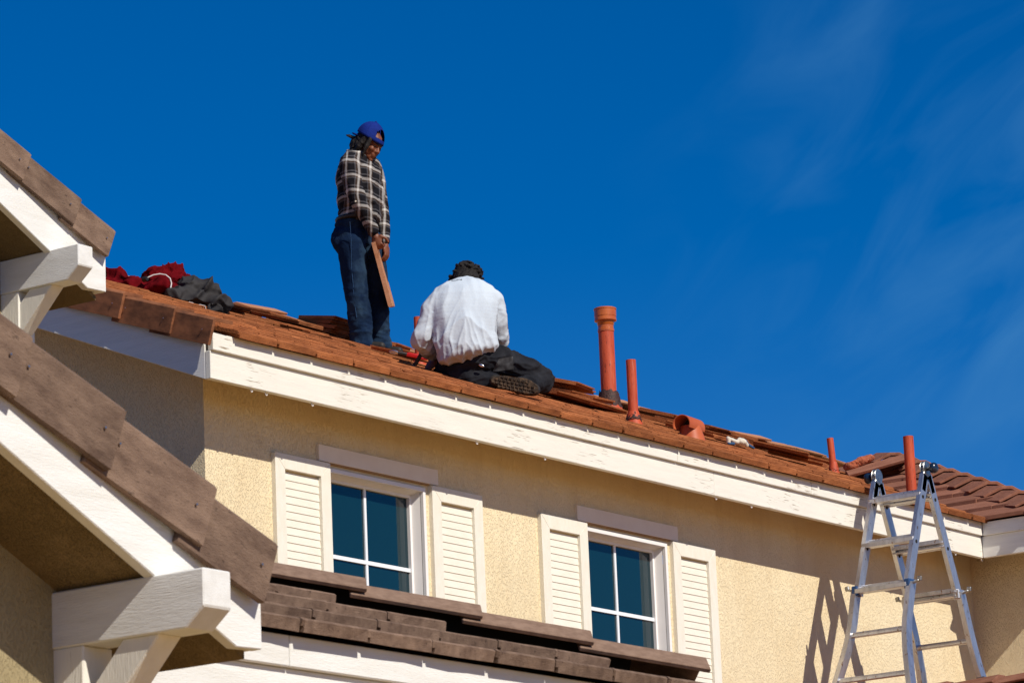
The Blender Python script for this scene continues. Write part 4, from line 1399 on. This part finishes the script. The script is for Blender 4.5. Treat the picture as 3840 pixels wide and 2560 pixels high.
person = blob_obj(B, 'person', 'skin', None, vox=0.0065, smooth=2, origin=base)
tag(person, 'person standing on the roof in blue cap, plaid shirt and jeans, holding a tile', 'person')
# eyes
for s_ in (-1, 1):
    e = Blob(); e.ell(loc(hc, hF, s_ * .030, .0805, .003), (.013, .006, .0055), list(hF)); blob_obj(e, 'eye', 'eye', person, vox=0.002, smooth=0)
    e = Blob(); e.chain([(loc(hc, hF, s_ * .014, .096, .022), .0045), (loc(hc, hF, s_ * .046, .079, .024), .004)]); blob_obj(e, 'eyebrow', 'hair', person, vox=0.002, smooth=0)
# shirt
B = Blob()
B.ell(S(1343, 675), (.19, .172, .20), BA); B.ell(S(1346, 745), (.18, .172, .15), BA); B.ell(S(1352, 800), (.175, .168, .12), BA)
B.ell(S(1400, 735), (.12, .08, .13), BA)
B.chain([(S(1308, 612, -.17), .078), (S(1345, 596, 0), .092), (S(1396, 622, .17), .072)])
B.chain([(S(1340, 582, 0.0), .066), (S(1345, 600, 0), .085)])
B.chain([(S(1308, 616, -.17), .080), (S(1325, 690, -.19), .070), (S(1345, 756, -.21), .061), (S(1375, 815, -.18), .052), (S(1398, 858, -.155), .047), (S(1401, 866, -.155), .046)])
B.chain([(S(1398, 628, .18), .075), (S(1430, 772, .20), .058), (S(1441, 880, .09), .046), (S(1444, 902, .06), .043)])
B.ell(S(1345, 822), (.172, .158, .045), BA)
blob_obj(B, 'shirt', 'plaid', person, vox=0.0075, smooth=3, disp=addf(fold(.012, 6, (1, 1, .55), 3), fold(.005, 14, (1, 1, .8), 8)))
# collar
B = Blob(); cc = S(1345, 583, -.01)
for i in range(14):
    w_ = 2 * PI * i / 14
    B.ell(cc + bf * .075 * math.cos(w_) + bl * .08 * math.sin(w_) + EZ * (-.035 * math.cos(w_)), .020)
blob_obj(B, 'collar', 'plaid', person, vox=0.007, smooth=2)
bt = MB(); p = S(1334, 755, -.272); bt.tube([p, p - EY * .006], 0.006, n=10); bt.build('sleeve_button', 'glove', person)
# jeans
B = Blob()
B.ell(S(1330, 845), (.165, .150, .09), BA); B.ell(S(1322, 890), (.175, .155, .12), BA)
B.ell(S(1288, 905, -.03), (.12, .085, .11), BA)
B.chain([(S(1318, 915, -.08), .115), (S(1326, 1000, -.09), .104), (S(1336, 1090, -.09), .094), (S(1342, 1130, -.09), .090), (S(1350, 1200, -.09), .086), (S(1357, 1262, -.09), .086), (S(1360, 1286, -.09), .088)])
B.chain([(S(1385, 910, .08), .110), (S(1405, 1000, .09), .098), (S(1413, 1100, .09), .088), (S(1418, 1190, .09), .084), (S(1424, 1265, .09), .080), (S(1428, 1292, .09), .080)])
jeans = blob_obj(B, 'jeans', 'denim', person, vox=0.0075, smooth=3,
                 disp=addf(fold(.010, 5, (1, 1, 1.2), 11), lambda p, n: fold(.016, 8, (.6, .6, 1.6), 21)(p, n) * min(1, max(0, (base.z + 0.55 - p.z) / 0.4))))
st = MB()
pts_ = []
for px, py, r_ in ((1318, 850, .150), (1322, 915, .120), (1322, 1000, .108), (1330, 1090, .097), (1332, 1130, .094), (1342, 1200, .090)):
    pts_.append(S(px, py, -.09) - EY * r_ * 0.97 - EX * .006)
st.tube(pts_, 0.0022, n=5); st.build('seam', 'glovepalm', person)
wb = MB()
ring_ = []
for i in range(25):
    w_ = 2 * PI * i / 24
    ring_.append(S(1338, 826) + bl * .156 * math.cos(w_) + bf * .146 * math.sin(w_))
wb.tube(ring_, 0.016, n=8); wb.build('belt', 'iron', person, smooth=True)
# shoes
for px, py, d in ((1372, 1300, -.09), (1438, 1318, .09)):
    B = Blob(); c = S(px, py, d)
    B.chain([(c - bf * .09, .040), (c + bf * .05 - EZ * .005, .040), (c + bf * .13 - EZ * .012, .032)])
    blob_obj(B, 'shoe', 'shoe', person, vox=0.007, smooth=2)
# hair
B = Blob()
H = lambda x, y, z: loc(hc, hF, x, y, z)
B.ell(H(0, -.035, .03), (.088, .090, .088), list(hF))
B.ell(H(0, -.085, -.04), (.085, .062, .080), list(hF))
for s_ in (-1, 1):
    B.chain([(H(s_ * .078, .0, .02), .026), (H(s_ * .086, -.01, -.05), .024), (H(s_ * .082, -.025, -.095), .016)])
B.chain([(H(.078, .045, .03), .018), (H(.088, .055, -.03), .017), (H(.086, .055, -.080), .013), (H(.074, .068, -.118), .008)])
B.chain([(H(-.078, .03, .03), .018), (H(-.085, .035, -.03), .016), (H(-.078, .035, -.075), .010)])
rr = random.Random(5)
for i in range(40):
    a = rr.uniform(-1.0, 1.0) * 1.5
    p = H(.078 * math.sin(a), -.035 - .075 * math.cos(a), rr.uniform(-.09, .02))
    d_ = (p - H(0, 0, 0)).normalized()
    B.chain([(p, .014), (p + d_ * .012 - EZ * .012, .010), (p + d_ * .016 + EX * rr.uniform(-.01, .01) - EZ * rr.uniform(.015, .035), .005)])
for i in range(5):
    p = S(1304 + 5 * i, 512 + rr.uniform(-3, 3), 0)
    B.chain([(S(1330, 520, 0), .012), (p, .006), (p - EX * .012 + EZ * rr.uniform(-.01, .02), .003)])
blob_obj(B, 'hair', 'hair', person, vox=0.005, smooth=1, disp=fold(.006, 30, (1, 1, .4), 2))
# cap, worn backwards, with arched opening over the forehead
cF = frame(EX * .80 - EY * .50 - EZ * .34, EZ * 1.0 + EX * .24)
cc = S(1390, 516, -.01)
q = MB()
nu, nv = 40, 14
ra, rb, rc = .104, .112, .120
for layer, off in ((0, 0.0), (1, -0.004)):
    for v in range(nv + 1):
        ph = (PI / 2) * v / nv
        for u in range(nu):
            a = 2 * PI * u / nu
            f_ = 1 + .015 * math.sin(6 * a)
            dz = -.030 * math.cos(a) - .012          # band dips to the front
            zz = (rc + off) * math.sin(ph) + dz * (1 - math.sin(ph))
            q.v.append(tuple(loc(cc, cF, (ra + off) * f_ * math.cos(ph) * math.sin(a), (rb + off) * f_ * math.cos(ph) * math.cos(a), zz)))
N1 = (nv + 1) * nu


def hole(u, v):
    a = (u + .5) / nu * 2 * PI
    a = min(a, 2 * PI - a)
    return (v >= 2) and (a / 0.62) ** 2 + ((v - 2) / 4.6) ** 2 < 1


for v in range(nv):
    for u in range(nu):
        u2 = (u + 1) % nu
        if hole(u, v): continue
        q.f.append((v * nu + u, v * nu + u2, (v + 1) * nu + u2, (v + 1) * nu + u)); q.m.append(0)
        q.f.append((N1 + v * nu + u, N1 + (v + 1) * nu + u, N1 + (v + 1) * nu + u2, N1 + v * nu + u2)); q.m.append(0)
for u in range(nu):
    u2 = (u + 1) % nu
    q.f.append((u, N1 + u, N1 + u2, u2)); q.m.append(0)
me = bpy.data.meshes.new('cap'); me.from_pydata((np.array(q.v) - np.array(woff(person))).tolist(), [], q.f); me.materials.append(M['cap'])
for p_ in me.polygons: p_.use_smooth = True
capo = put('cap', me, person)
bb = Blob()
for i in range(15):
    for j in range(6):
        a = (i / 14 - .5) * 1.9
        rr_ = .098 + j * .0115 * (1 - .35 * abs(a))
        bb.ell(loc(cc, cF, rr_ * math.sin(a) * .9, -rr_ * math.cos(a), -.002 - .05 * abs(a) ** 2 * .35 + j * .0), .006)
blob_obj(bb, 'cap_brim', 'cap', capo, vox=0.005, smooth=2)
bt = Blob(); bt.ell(loc(cc, cF, 0, 0, rc + .002), .010); blob_obj(bt, 'cap_button', 'cap', capo, vox=0.003, smooth=1)
bt = MB()
for i in range(6):
    a = 2 * PI * i / 6 + .3
    pts_ = [loc(cc, cF, (ra + .0008) * math.cos(ph) * math.sin(a), (rb + .0008) * math.cos(ph) * math.cos(a), (rc + .0008) * math.sin(ph) + (-.03 * math.cos(a) - .012) * (1 - math.sin(ph))) for ph in np.linspace(.35 if abs(a) < 1 else .1, 1.55, 8)]
    bt.tube(pts_, 0.0016, n=5)
bt.build('cap_seam', 'cap', capo)

# tile held by the standing worker
t0, t1 = S(1418, 905, -.09), S(1482, 1146, -.09)
dl = (t1 - t0).normalized()
wd = (EY * .995 + EX * .085); wd = (wd - dl * wd.dot(dl)).normalized()
tn = dl.cross(wd)
hm = tile_mesh(0.33, (t1 - t0).length, 0.030, 901, notch=False); mset(hm, 'tile_top')
ht = put('held_roof_tile', hm, None, None, Matrix.Translation(t1 - wd * 0.10 - tn * .016) @ Matrix((wd, -dl, -tn)).transposed().to_4x4())
tag(ht, 'pale terracotta roof tile held on edge in the hands of the standing worker', 'roof tile')

# ------------------------------------------------------------------ kneeling worker
DK = 25.2
Kp = lambda px, py, d=0.0: at_depth(px, py, DK + d)
base = Kp(1800, 1440)
B = Blob()
hk = Kp(1750, 1060, .34)
kF = frame(EY * .75 - EZ * .65, EZ * .8 + EY * .6)
head_prims(B, hk, kF, 1.0)
B.chain([(loc(hk, kF, 0, -.03, -.07), .055), (Kp(1742, 1085, .14), .065)])
B.chain([(Kp(1640, 1140, .1), .045), (Kp(1740, 1110, .12), .06), (Kp(1850, 1135, .1), .045)])
B.ell(Kp(1742, 1170, .08), (.16, .09, .14)); B.ell(Kp(1742, 1270, .04), (.15, .1, .13)); B.ell(Kp(1760, 1355, .06), (.15, .12, .08))
B.chain([(Kp(1640, 1140, .1), .045), (Kp(1604, 1190, .08), .040), (Kp(1584, 1268, .05), .038), (Kp(1618, 1316, .17), .032), (Kp(1640, 1343, .23), .030)])
B.chain([(Kp(1852, 1135, .1), .045), (Kp(1880, 1195, .13), .040), (Kp(1888, 1255, .17), .036), (Kp(1872, 1295, .28), .032), (Kp(1850, 1330, .40), .030)])
B.chain([(Kp(1830, 1360, .04), .075), (Kp(2025, 1425, .06), .055), (Kp(1960, 1443, -.03), .045), (Kp(1935, 1437, -.08), .035)])
B.chain([(Kp(1720, 1375, .08), .075), (Kp(1690, 1398, .42), .055)])
hand_prims(B, Kp(1644, 1346, .22), -EX * .75 - EZ * .62, EZ * .6 - EX * .4 - EY * .6, curl=.35, k=1.05, thumb=1)
hand_prims(B, Kp(1845, 1335, .42), EY * .7 - EX * .5 - EZ * .4, EZ, curl=.4, k=1.0)
man = blob_obj(B, 'person', 'skin', None, vox=0.0068, smooth=2, origin=base)
tag(man, 'person kneeling on the roof with his back turned, in white long-sleeved shirt and black trousers', 'person')
# shirt
B = Blob()
B.loft([(Kp(1740, 1056, .17), .085, .06, 0), (Kp(1741, 1066, .14), .150, .080, 0), (Kp(1741, 1082, .12), .196, .100, 0), (Kp(1741, 1108, .10), .226, .120, 0), (Kp(1741, 1145, .07), .232, .132, 0), (Kp(1740, 1200, .03), .218, .142, 0),
        (Kp(1742, 1255, .0), .206, .148, .03), (Kp(1746, 1300, -.03), .208, .150, .12), (Kp(1754, 1330, -.05), .208, .140, .24)])
B.chain([(Kp(1648, 1135, .09), .082), (Kp(1618, 1170, .07), .076), (Kp(1608, 1208, .05), .072), (Kp(1584, 1262, .02), .071), (Kp(1578, 1278, .03), .070), (Kp(1590, 1292, .08), .062), (Kp(1618, 1316, .17), .054)])
B.chain([(Kp(1845, 1128, .10), .080), (Kp(1856, 1165, .11), .076), (Kp(1864, 1208, .12), .070), (Kp(1871, 1260, .16), .062), (Kp(1868, 1290, .26), .056)])


def shirt_folds(p, n):
    d = p - Kp(1745, 1200)
    x, z = d.dot(EX), d.dot(EZ)
    lo = min(1.0, max(0.0, (0.06 - z) / 0.22))
    arm = min(1.0, max(0.0, (abs(x) - .17) / .05))
    q = p + EX * (z * .25 * (1 if x > 0 else -1))
    return crease(.020, 5.0, (1.5, 1, .34), 31)(q, n) * (.30 + .70 * lo) + crease(.008, 10, (1.4, 1, .40), 41)(q, n) * (.30 + .70 * lo) + fold(.007, 10, (.7, 1, 1.3), 47)(p, n) * max(arm * .8, lo - .4)


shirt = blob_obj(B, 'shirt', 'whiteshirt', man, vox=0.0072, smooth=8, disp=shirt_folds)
# trousers
B = Blob()
B.ell(Kp(1755, 1368, .06), (.190, .160, .110)); B.ell(Kp(1800, 1355, .02), (.16, .13, .10))
B.chain([(Kp(1850, 1345, .02), .102), (Kp(1920, 1366, .05), .094), (Kp(1985, 1396, .06), .084), (Kp(2034, 1426, .06), .074)])
B.chain([(Kp(2034, 1430, .05), .072), (Kp(1995, 1448, -.03), .060), (Kp(1955, 1446, -.06), .052)])
B.chain([(Kp(1715, 1385, .02), .112), (Kp(1690, 1390, .25), .10), (Kp(1680, 1400, .45), .085)])
B.chain([(Kp(1720, 1410, -.02), .07), (Kp(1840, 1430, -.06), .06)])
tro = blob_obj(B, 'trousers', 'blackjean', man, vox=0.007, smooth=3, disp=addf(crease(.020, 6, (.7, 1, 1.3), 51), crease(.010, 12, (.6, 1, 1.3), 61)))
from mathutils.bvhtree import BVHTree


def patch(name, src, quad, m_, parent, n=10, lift=.003):
    sv_ = [v.co + woff(src) for v in src.data.vertices]
    bv = BVHTree.FromPolygons(sv_, [p.vertices[:] for p in src.data.polygons])
    q = MB(); P = []
    for i in range(n + 1):
        for j in range(n + 1):
            u, v = i / n, j / n
            px = (quad[0][0] * (1 - u) + quad[1][0] * u) * (1 - v) + (quad[3][0] * (1 - u) + quad[2][0] * u) * v
            py = (quad[0][1] * (1 - u) + quad[1][1] * u) * (1 - v) + (quad[3][1] * (1 - u) + quad[2][1] * u) * v
            d = Vector(ray(px, py)).normalized(); h = bv.ray_cast(Vector(CAM), d)[0]
            P.append(h - d * lift if h is not None else (P[-1] if P else Kp(px, py)))
    q.poly(P, [(i * (n + 1) + j, i * (n + 1) + j + 1, (i + 1) * (n + 1) + j + 1, (i + 1) * (n + 1) + j) for i in range(n) for j in range(n)])
    return q.build(name, m_, parent, smooth=True)


patch('back_pocket', tro, [(1872, 1344), (1924, 1336), (1926, 1384), (1846, 1394)], 'wornjean', man)
bl_ = Blob(); bl_.ell(Kp(1806, 1370, -.125), (.022, .008, .012), [EX * .9 - EZ * .4, EY, EZ * .9 + EX * .4]); blob_obj(bl_, 'belt_buckle', 'chrome', man, vox=0.003, smooth=0)
# boot with its tread turned to the viewer
bd = (Kp(2024, 1466, -.12) - Kp(1846, 1428, -.12)).normalized(); bu = EY.cross(bd) * -1
if bu.z < 0: bu = -bu
B = Blob()
c0_ = Kp(1858, 1430, -.09)
B.chain([(c0_, .048), (c0_ + bd * .10, .044), (c0_ + bd * .20, .054), (c0_ + bd * .25, .046)], axes=[bd, EY, bu], flat=(1, 1.0, .95))
boot = blob_obj(B, 'shoe', 'shoe', man, vox=0.007, smooth=2)
q = MB(); n = 30
pts_ = []
for i in range(n):
    a = 2 * PI * i / n
    xx = .125 + .158 * math.cos(a); yy = .050 * math.sin(a) * (1.06 + .22 * math.cos(a - .5) - .22 * math.exp(-((math.cos(a) + .1) / .3) ** 2))
    pts_.append(c0_ + bd * xx + bu * (yy - .006) - EY * .056)
q.prism(pts_, EY * .022)
sole = q.build('sole', 'sole', boot, bevel=0.004)
tr = MB(); rr = random.Random(3)
for i in range(12):
    for j in range(4):
        xx = -.02 + i * .0265 + (j % 2) * .008; yy = (j - 1.5) * .022
        if ((xx - .125) / .145) ** 2 + (yy / .046) ** 2 > 1: continue
        c = c0_ + bd * xx + bu * (yy - .006) - EY * .059
        tr.bar(c - bd * .009, c + bd * .009, .014, .010, up=EY)
tag(tr.build('tread_block', 'sole', boot), kind='stuff')
# hair
B = Blob()
H = lambda x, y, z: loc(hk, kF, x, y, z)
B.ell(H(0, -.028, .030), (.092, .096, .094), list(kF)); B.ell(H(0, -.060, -.03), (.086, .062, .070), list(kF))
B.ell(H(.03, -.02, .085), (.05, .06, .04), list(kF)); B.ell(H(-.03, -.05, .075), (.045, .05, .04), list(kF))
rr = random.Random(9)
for i in range(70):
    a, e_ = rr.uniform(-PI, PI), rr.uniform(-.4, 1.45)
    d_ = (kF[0] * math.sin(a) * math.cos(e_) - kF[1] * math.cos(a) * math.cos(e_) + kF[2] * math.sin(e_))
    if d_.dot(kF[1]) > .55: continue
    p = H(0, -.03, .025) + d_ * .094
    t_ = (d_.cross(kF[0]) * rr.uniform(-1, 1) + kF[0] * rr.uniform(-1, 1)) * .022
    B.chain([(p - t_, .009), (p + d_ * .004, .010), (p + t_, .006)])
blob_obj(B, 'hair', 'hair', man, vox=0.0036, smooth=2, disp=addf(fold(.005, 28, (1, 1, 1), 6), fold(.003, 70, (1, 1, .5), 9)))
# print below the collar
tcu = bpy.data.curves.new('shirt_print', 'FONT'); tcu.body = 'Roofing'; tcu.size = 0.024; tcu.extrude = 0.0008; tcu.align_x = 'CENTER'
tmp = bpy.data.objects.new('tmp', tcu); COL.objects.link(tmp)
dg = bpy.context.evaluated_depsgraph_get(); tme = bpy.data.meshes.new_from_object(tmp.evaluated_get(dg)); bpy.data.objects.remove(tmp)
tme.materials.append(M['ink'])
nrm = (-EY * .55 + EZ * .83).normalized(); tx = (EX * .97 + EZ * .16).normalized(); tx = (tx - nrm * tx.dot(nrm)).normalized(); ty = nrm.cross(tx)
# drop the print onto the shirt surface
from mathutils.bvhtree import BVHTree
sv = [v.co + woff(shirt) for v in shirt.data.vertices]
bvh = BVHTree.FromPolygons(sv, [p.vertices[:] for p in shirt.data.polygons])
vd = Vector(ray(1712, 1052)).normalized()
for v in tme.vertices:
    px_, py_ = 1712 + v.co.x * 560, 1052 - v.co.y * 300 - v.co.x * 90
    d_ = Vector(ray(px_, py_)).normalized()
    h = bvh.ray_cast(Vector(CAM), d_)[0]
    v.co = ((h - d_ * (0.002 + v.co.z)) if h is not None else Kp(px_, py_, .3)) - woff(man)
put('shirt_print', tme, man)

# pry bar
q = MB(); a, b = Kp(1556, 1368, .12), Kp(1594, 1302, .10)
q.bar(a, b, .026, .012, up=EY); q.bar(b, b + (b - a) * .45 + EY * .05, .026, .012, up=EY); q.bar(a, a - EX * .02 - EZ * .012, .028, .008, up=EY)
tag(q.build('pry_bar', 'iron', None, bevel=.003, origin=a), 'black iron pry bar held by the kneeling worker and wedged under a tile', 'pry bar')

# pliers lying on the raised tile
pl = Kp(1530, 1336, 1.0)
plr = empty('pliers', pl, 'locking pliers with red grips lying on a tile between the two workers', 'pliers')
Q = lambda px, py: Kp(px, py, 1.0)
q = MB(); q.tube([Q(1459, 1319), Q(1470, 1316), Q(1482, 1318), Q(1492, 1323)], [.004, .009, .011, .010], n=8); q.tube([Q(1462, 1323), Q(1480, 1325), Q(1494, 1325)], [.003, .006, .008], n=8); q.build('jaw', 'chrome', plr, smooth=True)
q = MB(); q.tube([Q(1492, 1323), Q(1508, 1325), Q(1526, 1328)], [.011, .012, .011], n=8); q.tube([Q(1494, 1327), Q(1524, 1332)], .006, n=8); q.build('body', 'iron', plr, smooth=True)
for off in (0, 5):
    q = MB(); q.tube([Q(1524, 1327 + off), Q(1534, 1327 + off), Q(1560, 1332 + off), Q(1588, 1337 + off * 1.4), Q(1602, 1343 + off)], [.008, .011, .011, .011, .006], n=10); q.build('grip', 'redgrip', plr, smooth=True)

# glove
G = lambda px, py, d=0.0: at_y(px, py, 1.75) + EY * d
gb = roof_at(2770, 1658, 1.75)
B = Blob()
B.chain([(G(2730, 1642), .016), (G(2733, 1660), .016)]); B.chain([(G(2732, 1645), .016), (G(2752, 1653), .018), (G(2765, 1658), .016)])
B.ell(G(2778, 1658), (.045, .05, .030)); B.chain([(G(2765, 1657), .016), (G(2773, 1648), .018), (G(2790, 1655), .016), (G(2798, 1668), .014)])
B.chain([(G(2785, 1652), .02), (G(2800, 1668), .017)])
gl = blob_obj(B, 'work_glove', 'glove', None, vox=.005, smooth=2, disp=fold(.003, 30, seed=4), origin=gb)
tag(gl, 'white knit work glove with blue palm crumpled on the roof tiles', 'glove')
B = Blob(); B.chain([(G(2780, 1647, .01), .012), (G(2795, 1652, .01), .014), (G(2803, 1666, .0), .013), (G(2825, 1680, -.01), .010)]); B.chain([(G(2732, 1663, -.01), .010), (G(2752, 1664, -.01), .010)])
blob_obj(B, 'palm_coating', 'glovepalm', gl, vox=.004, smooth=1)

# ------------------------------------------------------------------ jackets
J = lambda px, py, d=0.0: at_depth(px, py, 26.6 + d)
jb = J(640, 1125)
B = Blob()
B.ell(J(610, 1058, .15), (.17, .16, .075)); B.ell(J(575, 1050, .12), (.085, .12, .10)); B.ell(J(640, 1045, .2), (.12, .13, .085)); B.ell(J(690, 1058, .2), (.09, .13, .05))
B.ell(J(590, 1085, .0), (.12, .12, .055)); B.ell(J(545, 1090, -.02), (.07, .08, .06))
B.chain([(J(400, 1035, .3), .055), (J(440, 1046, .25), .05), (J(490, 1060, .1), .05), (J(510, 1070, .0), .06)])
B.chain([(J(405, 1060, .2), .04), (J(460, 1068, .1), .038), (J(500, 1072, 0), .05)])
B.chain([(J(505, 1090, -.02), .03), (J(560, 1095, -.05), .03), (J(600, 1108, -.05), .025)])
rj = blob_obj(B, 'jacket', 'redfleece', None, vox=.007, smooth=16, disp=addf(crease(.040, 4.2, (1, 1, 1.3), 71), crease(.018, 9, (1, 1, 1.2), 77), fold(.010, 5, (1, 1, 1), 3)), origin=jb)
tag(rj, 'red fleece jacket with pale zip trim heaped on the roof edge', 'jacket')
q = MB(); q.tube([J(553, 1041, -.10), J(575, 1031, -.09), J(600, 1027, -.07), J(622, 1031, -.07), J(638, 1044, -.09), J(643, 1062, -.11), J(640, 1080, -.13)], .0048, n=8); q.build('zip_trim', 'piping', rj, smooth=True)
q = MB(); q.tube([J(538, 1048, -.09), J(552, 1044, -.11)], [.02, .016], n=10); q.build('toggle', 'iron', rj, smooth=True)
B = Blob()
jb2 = J(750, 1165)
B.ell(J(735, 1080, .05), (.13, .12, .062)); B.ell(J(775, 1095, .05), (.11, .12, .075)); B.ell(J(690, 1100, -.05), (.095, .09, .055)); B.ell(J(660, 1110, -.08), (.075, .07, .050))
B.ell(J(720, 1120, -.06), (.11, .09, .065)); B.ell(J(790, 1130, -.04), (.10, .09, .055)); B.ell(J(820, 1140, .0), (.06, .07, .055)); B.ell(J(800, 1160, -.08), (.06, .05, .036))
B.chain([(J(640, 1105, -.1), .028), (J(665, 1130, -.1), .035), (J(720, 1150, -.12), .032)])
gj = blob_obj(B, 'jacket', 'greycloth', None, vox=.007, smooth=18, disp=addf(crease(.042, 4.0, (.9, 1, 1.5), 81), crease(.018, 8, (.9, 1, 1.4), 87), fold(.012, 5, (1, 1, 1), 5)), origin=jb2)
tag(gj, 'dark grey jacket bundled on the roof beside the red one', 'jacket')
q = MB(); q.tube([J(708, 1132, -.20), J(712, 1147, -.20), J(722, 1155, -.2), J(740, 1165, -.2), J(760, 1167, -.2), J(772, 1158, -.2), J(768, 1146, -.2), J(750, 1142, -.2), J(735, 1145, -.2), J(722, 1135, -.2), J(708, 1132, -.2)], .003, n=6); q.build('cuff_edge', 'piping', gj)
B = Blob(); B.ell(J(738, 1151, -.165), (.048, .02, .022), [(EX * .9 - EZ * .38), EY, (EZ * .9 + EX * .38)]); blob_obj(B, 'cuff_lining', 'dark', gj, vox=.006, smooth=1)
